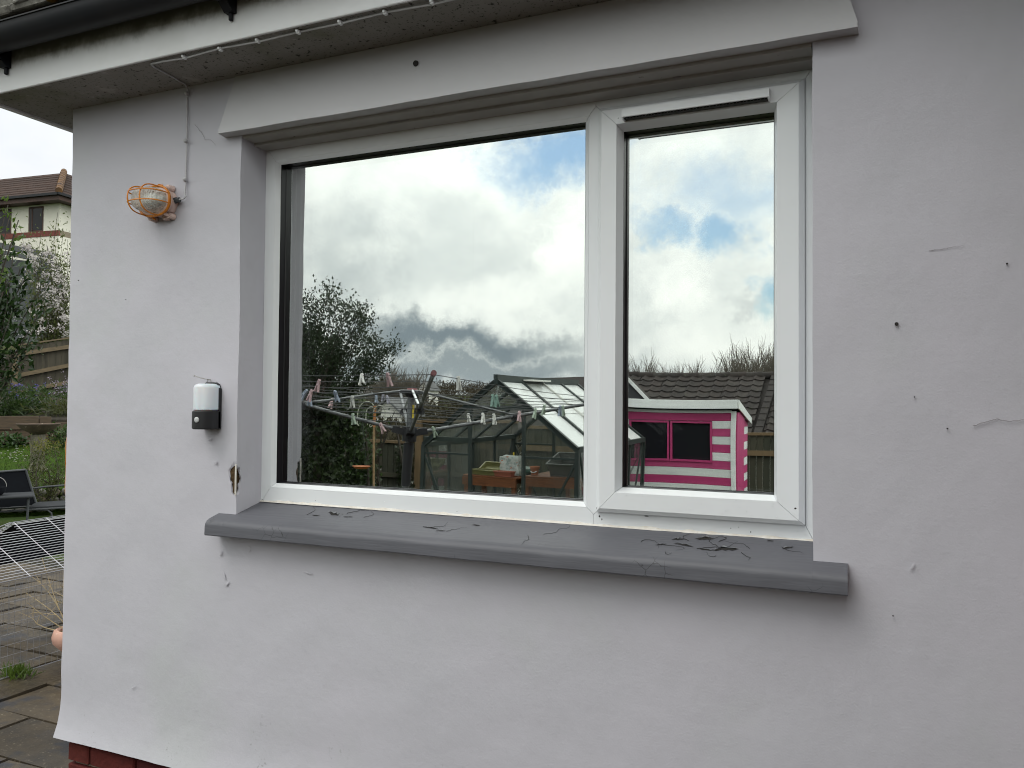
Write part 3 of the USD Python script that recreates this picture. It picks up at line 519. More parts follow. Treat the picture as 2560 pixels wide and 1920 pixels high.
# ------------------------------------------------------------------ fittings on the wall
M_pink = mat('sunbleached_casting', (0.62, 0.47, 0.42), (0.55, 0.40, 0.35), scale=30, rough=0.6, stain=((0.28, 0.2, 0.16), 25.0, 0.62, 0.72))
M_orange = mat('orange_coated_wire', (0.60, 0.205, 0.010), (0.46, 0.14, 0.008), scale=40, rough=0.4, spec=0.5)
M_cable = mat('painted_cable', (0.46, 0.455, 0.47), (0.40, 0.40, 0.41), scale=30, rough=0.5)
M_gland = mat('grey_gland', (0.045, 0.05, 0.055), rough=0.45)
n_ = {'gl': ('glass_bsdf', {'roughness': 0.12, 'IOR': 1.2, 'color': (0.96, 0.96, 0.93)}), 'df': ('diffuse_bsdf', {'color': (0.55, 0.56, 0.53)}), 'mx': ('mix_closure', {'fac': 0.45}), 'w': ('wave_texture', {'bands_direction': 'x', 'scale': 48.0}), 'g': ('geometry', {}), 'b': ('bump', {'distance': 0.0015})}
M_lens = usdkit.material(stage, '/World/Looks/ribbed_lens', n_, [('g.position', 'w.vector'), ('w.fac', 'b.height'), ('b.normal', 'gl.normal'), ('b.normal', 'df.normal'), ('gl.BSDF', 'mx.closure1'), ('df.BSDF', 'mx.closure2')], surface='mx.closure')
LX, LZ, RX, RZ = -2.178, 2.221, 0.074, 0.053
lamp = thing('bulkhead_lamp', 'oval bulkhead lamp with orange wire cage and ribbed glass on the white wall', 'lamp', None, TRS((LX*0.15, 0, LZ*0.15), np.eye(3), 0.85))
def ell(rx, rz, y, n=36, p=2.4):
    return [(LX+rx*math.copysign(abs(math.cos(t))**(2/p), math.cos(t)), y, LZ+rz*math.copysign(abs(math.sin(t))**(2/p), math.sin(t))) for t in np.arange(n)*2*PI/n]
def lofted(loops):
    n = len(loops[0]); v = np.array(sum(loops, [])); f = [[i*n+j, (i+1)*n+j, (i+1)*n+(j+1) % n, i*n+(j+1) % n] for i in range(len(loops)-1) for j in range(n)]
    t = trimesh.Trimesh(np.vstack([v, np.mean(loops[0], 0), np.mean(loops[-1], 0)]), np.vstack([np.array(f)[:, [0, 1, 2]], np.array(f)[:, [0, 2, 3]], [[len(v), (j+1) % n, j] for j in range(n)], [[len(v)+1, len(v)-n+j, len(v)-n+(j+1) % n] for j in range(n)]]), process=False)
    trimesh.repair.fix_normals(t); return t.vertices, t.faces
obj('base', lofted([ell(.068, .05, 0.0, 8, 2), ell(.078, .057, -0.002, 8, 2), ell(.080, .058, -0.03, 8, 2), ell(.074, .054, -0.036, 8, 2)]), M_pink, lamp)
obj('lens_ring', lofted([ell(.077, .056, -0.036), ell(.080, .058, -0.04), ell(.079, .057, -0.053), ell(.072, .051, -0.057)]), M_pink, lamp, smooth=40)
for x, z in ((-0.045, -0.058), (0.052, -0.056), (0.045, 0.056), (-0.06, 0.05)):
    lug = MB().tube([(LX+x, -0.004, LZ+z), (LX+x, -0.032, LZ+z)], [0.014, 0.012], 10); lug.tube([(LX+x, -0.03, LZ+z), (LX+x*0.9, -0.05, LZ+z*0.92)], [0.007, 0.006], 8); obj('mounting_lug', lug, M_pink, lamp, smooth=35)
obj('cable_entry', MB().tube([(LX+0.03, -0.018, LZ-0.052), (LX+0.03, -0.018, LZ-0.070)], [0.014, 0.015], 12), M_pink, lamp, smooth=35)
obj('glass_lens', lofted([ell(.070, .049, -0.05), ell(.070, .049, -0.075), ell(.067, .047, -0.098), ell(.060, .041, -0.115), ell(.046, .030, -0.126), ell(.022, .014, -0.130), ell(.004, .003, -0.131)]), M_lens, lamp, smooth=45)
obj('bulb', MB().ball((LX+0.005, -0.07, LZ), 0.022, 2, (1.5, 1, 1)).tube([(LX+0.03, -0.07, LZ), (LX+0.06, -0.06, LZ)], 0.013, 10), mat('bulb_white', (0.7, 0.7, 0.68), rough=0.3), lamp, smooth=40)
rg = ell(.082, .060, -0.056, 40); obj('guard_ring', MB().tube(rg+[rg[0]], 0.0042, 7, False), M_orange, lamp, smooth=50)
rg = ell(.078, .057, -0.047, 40); obj('guard_ring', MB().tube(rg+[rg[0]], 0.0036, 7, False), M_orange, lamp, smooth=50)
def hoop_v(x, k=1.0):
    h = .058*k; return [(LX+x, -0.054-(0.090)*math.sin(t)**0.55, LZ-h*math.cos(t)) for t in np.linspace(0, PI, 22)]
def hoop_h(z, k=1.0):
    h = .081*k; return [(LX-h*math.cos(t), -0.054-(0.092)*math.sin(t)**0.5, LZ+z) for t in np.linspace(0, PI, 24)]
for q in (hoop_v(-0.043, 0.93), hoop_v(0.022, 1.0), hoop_h(0.026, 0.95), hoop_h(-0.014, 0.99)): obj('guard_wire', MB().tube(q, 0.0027, 7), M_orange, lamp, smooth=50)
for sx in (-1, 1): obj('guard_clip', MB().tube([(LX+sx*0.012, -0.05, LZ+sx*0.058), (LX+sx*0.012, -0.045, LZ+sx*0.066), (LX+sx*0.02, -0.03, LZ+sx*0.066)], 0.0045, 7), M_orange, lamp, smooth=40)
obj('cable_gland', MB().tube([(LX+0.075, -0.02, LZ+0.004), (LX+0.083, -0.02, LZ+0.004)], 0.0125, 6).tube([(LX+0.083, -0.02, LZ+0.004), (LX+0.098, -0.019, LZ+0.005)], 0.010, 12), M_gland, lamp, smooth=30)
cab = thing('electric_cable', 'thin white cable clipped along the eaves and down to the bulkhead lamp', 'cable')
pth = [(XR, -0.183, 2.607)]
for i, x in enumerate(np.linspace(3.8, -1.901, 40)): pth.append((x, -0.186-0.003*math.sin(i*1.7)-0.004*(x < -1.3)*(x > -1.95), 2.609-0.004*abs(math.sin(i*PI/2.0))))
pth += [(-1.99, -0.193, 2.608), (-2.04, -0.192, 2.609), (-2.052, -0.17, 2.610), (-2.056, -0.10, 2.609), (-2.066, -0.03, 2.610), (-2.074, -0.010, 2.602), (-2.079, -0.0065, 2.58), (-2.0765, -0.007, 2.45), (-2.078, -0.0065, 2.36), (-2.0775, -0.007, 2.285), (-2.078, -0.009, 2.262), (-2.076, -0.013, 2.245), (-2.066, -0.017, 2.233), (-2.075, -0.0175, 2.227), (-2.0955, -0.017, 2.2253)]
obj('cord', MB().tube(pth, 0.0027, 7), M_cable, cab, smooth=60)
for x in (-1.901, -1.756, -1.613, -1.466, -1.321, -1.174, -1.028, -0.88, -0.73, -0.58, -0.43, -0.28): obj('clip', MB().box((x, -0.190, 2.6075), (0.010, 0.014, 0.012), bev=0.002).ball((x, -0.198, 2.608), 0.0045, 1), M_vent, cab, smooth=30)
for z in (2.585, 2.423, 2.291): obj('clip', MB().box((-2.078, -0.009, z), (0.011, 0.012, 0.010), bev=0.003).ball((-2.076, -0.014, z+0.002), 0.0065, 1), M_cable, cab, smooth=40)
M_frost = usdkit.material(stage, '/World/Looks/frosted_cover', {'p': ('principled_bsdf', {'base_color': (0.56, 0.60, 0.645), 'roughness': 0.36, 'subsurface_weight': 0.25, 'subsurface_scale': 0.02})}, surface='p.BSDF')
M_body = mat('black_plastic', (0.014, 0.014, 0.016), rough=0.5, spec=0.35)
pir = thing('sensor_light', 'small black sensor light with frosted white cover hung on the wall', 'lamp')
PX, PZ = -1.948, 1.455
def dshape(r, y0, n=18, k=1.0): return Polygon([(-r, 0)]+[(-r*math.cos(t), y0+r*k*math.sin(t)) for t in np.linspace(0, PI, n)]+[(r, 0)])
def dprism(r, y0, z0, z1, rb=0.004, top=False):
    P = dshape(r, y0); L = []
    zs = [(z0, -rb), (z0+rb*0.4, -rb*0.35), (z0+rb, 0)]+([(z1-3*rb, 0), (z1-1.6*rb, -0.5*rb), (z1-0.5*rb, -1.6*rb), (z1, -3.4*rb)] if top else [(z1-rb, 0), (z1-rb*0.4, -rb*0.35), (z1, -rb)])
    for z, d in zs:
        q = dshape(r+d, y0); c = np.array(q.exterior.coords)[:-1]; L.append([(PX+a, -0.006-b, z) for a, b in c])
    return lofted(L)
obj('body', dprism(0.038, 0.030, PZ, PZ+0.060), M_body, pir, smooth=35)
obj('cover', dprism(0.0362, 0.028, PZ+0.0605, PZ+0.148, 0.0045, True), M_frost, pir, smooth=50)
obj('back_plate', MB().extrude(Polygon([(-0.038, 0), (0.038, 0), (0.038, 0.13), (0.030, 0.146), (0.018, 0.152), (-0.018, 0.152), (-0.030, 0.146), (-0.038, 0.13)]), (PX, -0.001, PZ+0.001), (1, 0, 0), (0, 0, 1), (0, -0.012, 0)), M_body, pir)
obj('sensor_eye', MB().ball((PX+0.004, -0.0730, PZ+0.031), 0.0095, 2, (1, 0.5, 1)), mat('sensor_grey', (0.45, 0.46, 0.47), rough=0.4), pir, smooth=60)
M_wire = mat('steel_wire', (0.35, 0.34, 0.33), rough=0.35, metal=0.8)
obj('hanging_loop', MB().tube([(PX-0.010+0.010*math.cos(t)-0.0, -0.008, PZ+0.150+0.012*math.sin(t)) for t in np.linspace(0, PI, 10)], 0.0013, 5), M_wire, pir)
obj('wall_hook', MB().tube([(PX-0.012, 0.002, PZ+0.162), (PX-0.016, -0.012, PZ+0.163), (PX-0.035, -0.022, PZ+0.168), (PX-0.055, -0.026, PZ+0.174)], 0.0016, 6).ball((PX-0.056, -0.026, PZ+0.1745), 0.003, 1), M_wire, pir)
# ------------------------------------------------------------------ ground, patio, terraces (S runs away to the left of the house, T across)
SV = np.array([-0.81474543, 0.57981883, 0]); TV = np.array([0.57981883, 0.81474543, 0])
def W(s, t, z=0.0): return np.array([0, -2.0, 0])+SV*s+TV*t+np.array([0, 0, z])
def sm(a, b, x): x = np.clip((x-a)/(b-a), 0, 1); return x*x*(3-2*x)
def ground_z(x, y):
    s = -0.81474543*x+0.57981883*(y+2)
    z = -0.055-0.225*sm(-3.35, -3.75, y)
    left = sm(-2.0, 1.0, y)*(x < 0)
    z = z+left*(1.25*sm(13.0, 20.0, s)+3.3*sm(20.5, 37, s)+6*sm(40, 120, s))
    d = -y; z = z-2.3*sm(11.5, 17, d)-4.0*sm(22, 90, d)
    r = np.hypot(x, y); back = sm(-5, -40, y)
    hill = (meshkit.fbm(np.stack([x/120.0, y/120.0, 0*x], -1), 3, 4)-0.5)*7
    z = z+back*(sm(80, 260, r)*10.5+sm(60, 140, r)*hill*0.45)+(1-back)*sm(60, 300, r)*10*(1-left*0.5)
    return z
M_earth = mat('garden_grass_ground', (0.022, 0.042, 0.010), (0.045, 0.060, 0.016), scale=0.9, rough=0.95, spec=0.1, stain=((0.05, 0.04, 0.024), 0.35, 0.52, 0.62), bump=0.01, bscale=30)
gx = np.concatenate([-np.geomspace(900, 24, 26), np.arange(-23.5, 7, 0.5), np.geomspace(7.5, 900, 24)]); gy = np.concatenate([-np.geomspace(900, 18.5, 34), np.arange(-18, 24, 0.5), np.geomspace(24.5, 900, 24)])
GX, GY = np.meshgrid(gx, gy, indexing='ij'); GZ = ground_z(GX, GY); nx_, ny_ = GX.shape
gf = [[i*ny_+j, (i+1)*ny_+j, (i+1)*ny_+j+1, i*ny_+j+1] for i in range(nx_-1) for j in range(ny_-1)]
obj('ground', (np.stack([GX, GY, GZ], -1).reshape(-1, 3), np.array(gf)), M_earth, None, smooth=True, kind='structure')
def slab_extra(n, L, out, vec):
    n['oi2'] = ('object_info', {}); n['om'] = ('map_range', {'from_min': 0.0, 'from_max': 1.0, 'to_min': 0.72, 'to_max': 1.25}); n['oh'] = ('hsv', {}); L += [('oi2.random', 'om.value'), ('om.result', 'oh.value'), (out, 'oh.color')]
    n['we'] = ('noise_texture', {'scale': 1.3, 'detail': 3.0}); n['wr'] = ('map_range', {'range_type': 'smoothstep', 'from_min': 0.42, 'from_max': 0.60, 'to_min': 0.25, 'to_max': 0.75, 'clamp': True}); L += [('g.position', 'we.vector'), ('we.fac', 'wr.value'), ('wr.result', 'p.roughness')]
    return 'oh.color'
M_slab = mat('riven_slab', (0.062, 0.047, 0.030), (0.036, 0.029, 0.022), scale=5, rough=0.6, spec=0.25, stain=[((0.15, 0.125, 0.09), 60.0, 0.60, 0.68), ((0.025, 0.025, 0.029), 3.2, 0.52, 0.66)], bump=0.006, bscale=22, extra=slab_extra)
M_joint = mat('dark_joint_earth', (0.022, 0.020, 0.016), (0.035, 0.032, 0.02), scale=20, rough=0.95, spec=0.1)
pb = MB().box((-4.8, -0.0, -0.05), (13.6, 6.7, 0.05)); patio = obj('patio', pb, M_joint, None, kind='structure')
def slab_mesh(w, d):
    n = 4; xs = np.linspace(-w/2, w/2, n); ys = np.linspace(-d/2, d/2, n); v = []
    for k, (s, z) in enumerate(((1, 0.0),)):
        for x in xs:
            for y in ys: e = (abs(x) > w/2-1e-6)+(abs(y) > d/2-1e-6); v.append((x, y, -0.004*(e > 0)+rng.normal(0, 0.0022)))
    f = [[i*n+j, (i+1)*n+j, (i+1)*n+j+1, i*n+j+1] for i in range(n-1) for j in range(n-1)]
    edge = [i*n for i in range(n)]+[(n-1)*n+j for j in range(1, n)]+[i*n+n-1 for i in range(n-2, -1, -1)]+[j for j in range(n-2, 0, -1)]
    base = len(v); v += [(v[i][0]*1.004, v[i][1]*1.004, -0.045) for i in edge]; m = len(edge)
    f += [[base+a, base+(a+1) % m, edge[(a+1) % m], edge[a]] for a in range(m)]
    return np.array(v), np.array(f)
for k in range(-12, 8):
    y0 = 0.64+0.34*k; off = (-4.03-0.34*k) % 0.68
    x = -11.5+((off-(-11.5)) % 0.68)-0.68
    while x < 1.6:
        xa, xb = x+0.008, x+0.68-0.008; x += 0.68
        if xb > 1.6 or xa < -11.4 or y0 < -3.3 or y0+0.34 > 3.35: continue
        if y0+0.34 > -0.02 and xb > XC: 
            if xa > XC-0.2: continue
            xb = XC-0.03
        if y0+0.34 < -0.1 and xa < -6.6: continue
        v, f = slab_mesh(xb-xa, 0.322); v = v+np.array([(xa+xb)/2, y0+0.17, rng.normal(0, 0.003)]); obj('slab', (v, f), M_slab, patio)
# foliage builders
def leaves(P, D, size, r, ratio=0.42, droop=0.0, jit=0.35):
    """One folded two-triangle leaf at each point P, pointing roughly along D."""
    n = len(P); D = D+r.normal(0, jit, (n, 3)); D[:, 2] -= droop; D /= np.linalg.norm(D, axis=1, keepdims=True)+1e-9
    U = r.normal(0, 1, (n, 3)); U -= D*(U*D).sum(1, keepdims=True); U /= np.linalg.norm(U, axis=1, keepdims=True)+1e-9; N = np.cross(D, U)
    L = size*r.uniform(0.6, 1.25, (n, 1)); w = L*ratio/2
    v = np.stack([P, P+D*L*0.45+U*w+N*w*0.35, P+D*L, P+D*L*0.45-U*w+N*w*0.35], 1).reshape(-1, 3)
    b = np.arange(n)[:, None]*4; return v, np.vstack([b+[0, 1, 2], b+[0, 2, 3]])
def spray(base, tip, r, n, spread=0.1, bend=0.1):
    """Points and directions of leaves along a bending twig; also its line."""
    base, tip = np.asarray(base, float), np.asarray(tip, float); t = np.linspace(0, 1, 7)[:, None]; mid = r.normal(0, bend, 3)
    line = base+(tip-base)*t+np.sin(t*PI)*mid; k = r.random(n)**0.7; seg = k*6; i = np.minimum(seg.astype(int), 5); P = line[i]+(line[i+1]-line[i])*(seg-i)[:, None]
    P = P+r.normal(0, spread, (n, 3))*(0.35+0.65*k[:, None]); d = (tip-base)/np.linalg.norm(tip-base); return P, np.tile(d, (n, 1)), line
def bare(r, root, h, spread, levels=3, first=5, up=0.6, rad=0.05):
    """A leafless tree: stem, limbs and fine upright twigs, as one mesh."""
    mb = MB()
    def grow(p, d, L, rd, lev):
        k = 4; pts = [p]; q = p; e = d
        for i in range(k): e = e+r.normal(0, 0.12, 3)+[0, 0, 0.05]; e /= np.linalg.norm(e); q = q+e*L/k; pts.append(q)
        mb.tube(pts, np.linspace(rd, rd*0.45, k+1), 5 if lev == 0 else 3, False)
        if lev >= levels: return
        for j in range(first if lev == 0 else 5):
            t = 0.30+0.70*(j+r.random())/(first if lev == 0 else 5); i = min(int(t*k), k-1); b = pts[i]+(pts[i+1]-pts[i])*(t*k-i)
            a = r.random()*2*PI; nd = e*up+np.array([math.cos(a), math.sin(a), 0])*spread+[0, 0, up*0.7]; nd /= np.linalg.norm(nd); grow(b, nd, L*((0.62 if lev == 0 else 0.52)+0.12*r.random()), max(rd*0.55, 0.0012), lev+1)
    grow(np.asarray(root, float), np.array([0, 0, 1.0]), h, rad, 0); return mb
L_dark = leaf_mat('laurel_leaf', (0.010, 0.024, 0.006), (0.028, 0.060, 0.014), scale=1.6, rough=0.3, trans=0.12)
L_mid = leaf_mat('garden_leaf', (0.022, 0.050, 0.010), (0.055, 0.095, 0.022), scale=4, trans=0.25)
L_bright = leaf_mat('fresh_leaf', (0.06, 0.11, 0.015), (0.12, 0.18, 0.03), scale=4, trans=0.35)
L_olive = leaf_mat('olive_leaf', (0.05, 0.065, 0.018), (0.10, 0.11, 0.035), scale=6, trans=0.25)
L_blos = leaf_mat('blossom_tree_leaf', (0.06, 0.085, 0.02), (0.14, 0.16, 0.05), scale=5, trans=0.3)
L_gold = leaf_mat('yellow_green_leaf', (0.10, 0.12, 0.02), (0.22, 0.20, 0.03), scale=6, trans=0.3)
L_white = leaf_mat('white_petal', (0.62, 0.56, 0.56), (0.78, 0.74, 0.73), scale=8, trans=0.3)
L_blue = leaf_mat('blue_petal', (0.07, 0.06, 0.30), (0.16, 0.14, 0.42), scale=8, trans=0.2)
L_lilac = leaf_mat('lilac_petal', (0.34, 0.27, 0.42), (0.52, 0.44, 0.55), scale=8, trans=0.2)
L_grass = leaf_mat('lawn_blade', (0.022, 0.050, 0.003), (0.045, 0.085, 0.006), scale=2, rough=0.6, trans=0.25)
M_bark = mat('dark_bark', (0.03, 0.025, 0.02), (0.055, 0.045, 0.035), scale=20, rough=0.9)
M_twig = mat('grey_brown_twig', (0.075, 0.065, 0.052), (0.11, 0.095, 0.075), scale=3, rough=0.9)
# lawn terrace, its stone edge, the sleeper-walled bed and the slope to the fence
def terrace(name, s0, s1, z0, z1, m, t0=-7, t1=5, n=14):
    v = []; 
    for i in range(n+1):
        for j in range(n+1): s = s0+(s1-s0)*i/n; t = t0+(t1-t0)*j/n; v.append(W(s, t, z0+(z1-z0)*i/n+0.03*(meshkit.noise(np.array([[s*1.3, t*1.3, 0]]))[0]-0.5)))
    f = [[i*(n+1)+j, i*(n+1)+j+1, (i+1)*(n+1)+j+1, (i+1)*(n+1)+j] for i in range(n) for j in range(n)]; v = np.array(v); f = np.array(f)[:, ::-1]
    b = len(v); rim = [j for j in range(n+1)]; v = np.vstack([v, v[rim]-[0, 0, z0+0.4]]); f = np.vstack([f, [[rim[k], rim[k+1], b+k+1, b+k] for k in range(n)]])
    return obj(name, (v, f), m, None, smooth=40, kind='structure')
M_lawn = mat('lawn_green', (0.022, 0.050, 0.004), (0.040, 0.075, 0.007), scale=2.2, rough=0.95, spec=0.1, bump=0.02, bscale=45)
M_soil = mat('bed_soil', (0.022, 0.017, 0.012), (0.036, 0.028, 0.018), scale=9, rough=0.95, bump=0.02, bscale=25)
terrace('lawn', 12.75, 16.58, 0.30, 0.72, M_lawn); terrace('flower_bed', 16.66, 20.6, 1.17, 1.62, M_soil)
rg_ = np.random.default_rng(21)
n = 9000; s = rg_.uniform(12.8, 16.4, n); t = rg_.uniform(-1.6, 1.6, n); P = np.array([W(a, b, 0.30+0.42*(a-12.75)/3.83-0.01) for a, b in zip(s, t)]); v, f = leaves(P, np.tile([0, 0, 1.0], (n, 1)), 0.055, rg_, 0.14, jit=0.5)
tag(obj('grass', (v, f), L_grass), 'short green lawn grass on the raised terrace', 'grass', kind='stuff')
n = 70; s = np.concatenate([rg_.normal(15.2, 0.35, 45), rg_.normal(13.1, 0.2, 25)]); t = np.concatenate([rg_.normal(-0.28, 0.16, 45), rg_.normal(0.30, 0.12, 25)]); dz = MB()
for a, b in zip(s, t):
    if 12.8 < a < 16.4: dz.lathe([(0, 0.004), (0.013, 0.002), (0.012, -0.002), (0, -0.001)], W(a, b, 0.355+0.42*(a-12.75)/3.83), 7)
tag(obj('daisies', dz, L_white), 'small white daisies scattered on the lawn', 'flowers', kind='stuff')
M_stone = [mat(f'edge_stone_{w}', a, b, scale=14, rough=0.9, bump=0.006, bscale=40) for w, a, b in (('grey', (0.10, 0.095, 0.09), (0.16, 0.15, 0.14)), ('brown', (0.085, 0.065, 0.045), (0.13, 0.10, 0.075)))]
sw = thing('stone_edging', 'low edging of rough stones holding up the lawn beside the lounger', 'wall')
for row in range(3):
    t = -1.5+0.05*row
    while t < 1.5:
        w = rg_.uniform(0.09, 0.17); m = trimesh.creation.icosphere(1, 1.0); v = m.vertices*np.array([0.07, w/2, 0.055])*(1+0.3*(meshkit.noise(m.vertices*1.7+t*9+row)-0.5)[:, None]); v = v[:, :1]*SV+v[:, 1:2]*TV+v[:, 2:]*np.array([0, 0, 1.0])
        obj('stone', (v+W(12.68+0.02*row, t+w/2, 0.05+0.10*row), m.faces), M_stone[rg_.integers(2)], sw, smooth=50); t += w
M_sleeper = mat('brown_sleeper', (0.075, 0.050, 0.030), (0.048, 0.033, 0.022), scale=6, rough=0.85, stretch=(1, 1, 9), stain=((0.04, 0.03, 0.02), 5.0, 0.55, 0.68), bump=0.004, bscale=20)
bedw = thing('sleeper_wall', 'brown timber sleeper wall holding the flower bed above the lawn', 'wall'); Rst = np.array([TV, SV, [0, 0, 1.0]]).T
for t0, t1, z, s in ((-4.0, 0.045, 1.115, 16.6), (0.055, 0.24, 1.105, 16.6), (-4.0, 0.20, 0.865, 16.62), (0.30, 4.0, 1.00, 16.66), (0.22, 4.0, 0.80, 16.67)): obj('sleeper', MB().box(W(s, (t0+t1)/2, z), (t1-t0, 0.12, 0.24), Rst, bev=0.008), M_sleeper, bedw)
# bird bath
M_conc = mat('old_cast_stone', (0.15, 0.135, 0.105), (0.09, 0.08, 0.06), scale=12, rough=0.9, stain=((0.06, 0.06, 0.04), 7.0, 0.52, 0.66), bump=0.004, bscale=50)
M_bowl = mat('brown_cast_stone', (0.085, 0.058, 0.042), (0.05, 0.036, 0.027), scale=10, rough=0.9, stain=((0.2, 0.17, 0.13), 18.0, 0.6, 0.7), bump=0.004, bscale=50)
bb = thing('bird_bath', 'weathered stone bird bath with wide brown bowl on the lawn', 'bird bath'); c0 = W(14.2, 0.035, 0.40)
obj('bowl', MB().lathe([(0.0, 0.60), (0.10, 0.60), (0.13, 0.63), (0.22, 0.675), (0.285, 0.745), (0.30, 0.76), (0.29, 0.765), (0.26, 0.735), (0.15, 0.70), (0, 0.695)], c0, 26), M_bowl, bb, smooth=50)
obj('pedestal', MB().lathe([(0.15, 0.0), (0.15, 0.06), (0.11, 0.09), (0.085, 0.16), (0.075, 0.30), (0.08, 0.42), (0.095, 0.50), (0.10, 0.56), (0.09, 0.61), (0, 0.61)], c0, 18), M_conc, bb, smooth=50)
for a in range(6): ang = a*PI/3; obj('leaf_relief', MB().tube([c0+[0.09*math.cos(ang), 0.09*math.sin(ang), 0.15], c0+[0.083*math.cos(ang+.2), 0.083*math.sin(ang+.2), 0.32], c0+[0.10*math.cos(ang+.1), 0.10*math.sin(ang+.1), 0.52]], [0.012, 0.016, 0.02], 6), M_conc, bb, smooth=50)
# thorny shrub in front of the lawn
def shrub(name, label, group, base, tips, n, size, m, spread, parent=None, twig=0.006, cat='shrub', droop=0.0, seed=1):
    r = np.random.default_rng(seed); x = thing(name, label, cat, group); V = []; F = []; k = 0; st = MB()
    for tip in tips:
        P, D, line = spray(base, tip, r, n, spread); v, f = leaves(P, D, size, r, droop=droop, jit=0.7); V.append(v); F.append(f+k); k += len(v); st.tube(line, np.linspace(twig, twig*0.4, len(line)), 4, False)
    obj('stems', st, M_bark, x, smooth=40); obj('foliage', (np.vstack(V), np.vstack(F)), m, x, kind='stuff'); return x, r
b0 = W(12.45, 0.11, 0.05)
sh, r = shrub('small_shrub', 'dark upright little shrub with yellowish tips in front of the lawn', None, b0, [W(12.45+r_*0.05, t_, z_) for r_, (t_, z_) in zip((0, 1, -1, 2, -2, 1, 0, -1, 2, 0, 1), ((0.10, 0.95), (0.04, 0.9), (0.20, 0.90), (-0.05, 0.70), (0.28, 0.68), (-0.02, 0.5), (0.3, 0.42), (0.16, 0.82), (0.36, 0.52), (-0.08, 0.62), (0.12, 0.6)))], 230, 0.040, L_olive, 0.07, twig=0.012, seed=3)
P = W(12.4, 0.12, 0.90)+r.normal(0, 1, (320, 3))*[0.08, 0.12, 0.05]; v, f = leaves(P, np.tile([0, 0, 1.0], (320, 1)), 0.03, r, jit=0.8); obj('yellow_tips', (v, f), L_gold, sh, kind='stuff')
# loungers and low table
M_metal = mat('dark_grey_metal', (0.030, 0.033, 0.038), (0.04, 0.043, 0.048), scale=8, rough=0.4, spec=0.5); M_sling = mat('black_sling_fabric', (0.006, 0.007, 0.010), rough=0.8, spec=0.12, bump=0.001, bscale=300); M_greyseat = mat('grey_sling_fabric', (0.028, 0.030, 0.034), rough=0.7, spec=0.2)
tb = thing('side_table', 'low dark grey metal table with rounded edge before the lounger', 'table')
obj('table_top', MB().box(W(11.6, -0.36, 0.345), (0.72, 0.46, 0.035), Rst, bev=0.012), M_greyseat, tb)
for a, b in ((-0.06, 11.42), (-0.06, 11.78), (-0.66, 11.42), (-0.66, 11.78)): obj('leg', MB().tube([W(b, a, 0.33), W(b, a-0.01, 0.0)], 0.014, 8), M_metal, tb, smooth=50)
pn = thing('black_bowl', 'small black bowl with wire handle standing on the low table', 'bowl'); c1 = W(11.55, -0.39, 0.363)
obj('bowl', MB().lathe([(0.0, 0), (0.05, 0.0), (0.085, 0.04), (0.10, 0.10), (0.096, 0.10), (0.08, 0.045), (0, 0.01)], c1, 20), M_sling, pn, smooth=50)
obj('handle', MB().tube([c1+TV*0.098*math.cos(a)+np.array([0, 0, 0.10+0.12*math.sin(a)]) for a in np.linspace(0, PI, 14)], 0.004, 6), M_wire, pn, smooth=50)
lg = thing('sun_lounger', 'black sling lounger with raised back behind the low table', 'lounger')
back = [W(12.0, -0.62, 0.60), W(12.0, -0.10, 0.63), W(12.0, 0.03, 0.17), W(12.0, -0.60, 0.15)]
def sheet(q, th):
    q = np.array(q); nn = np.cross(q[1]-q[0], q[3]-q[0]); nn /= np.linalg.norm(nn); v = np.vstack([q, q+nn*th]); return v, np.array([[0, 1, 2, 3], [7, 6, 5, 4], [0, 4, 5, 1], [1, 5, 6, 2], [2, 6, 7, 3], [3, 7, 4, 0]])
obj('backrest', sheet(back, 0.012), M_sling, lg)
fr = MB()
for p, q in ((back[0], back[1]), (back[1], back[2])): fr.tube([p, q], 0.014, 8)
obj('back_frame', fr, M_metal, lg, smooth=50)
obj('seat', sheet([W(11.72, -0.06, 0.155), W(12.06, 0.02, 0.18), W(12.06, 0.95, 0.19), W(11.72, 0.95, 0.165)], -0.02), M_greyseat, lg)
for s_ in (11.72, 12.06): obj('seat_rail', MB().tube([W(s_, -0.6, 0.135), W(s_, 0.0, 0.145), W(s_, 0.97, 0.15)], 0.014, 8), M_metal, lg, smooth=50)
for s_, t_ in ((11.72, -0.5), (12.06, -0.5), (11.72, 0.12), (12.06, 0.9), (11.72, 0.9)): obj('leg', MB().tube([W(s_, t_-0.06, 0.14), W(s_, t_+0.03, 0.13), W(s_, t_+0.07, 0.09), W(s_, t_+0.09, 0.0)], 0.012, 8), M_metal, lg, smooth=50)
obj('arm_rest', MB().tube([W(12.1, -0.02, 0.375), W(12.12, 0.12, 0.388), W(12.12, 0.4, 0.40), W(12.1, 0.62, 0.385), W(12.1, 0.70, 0.17)], 0.013, 8), M_metal, lg, smooth=50)
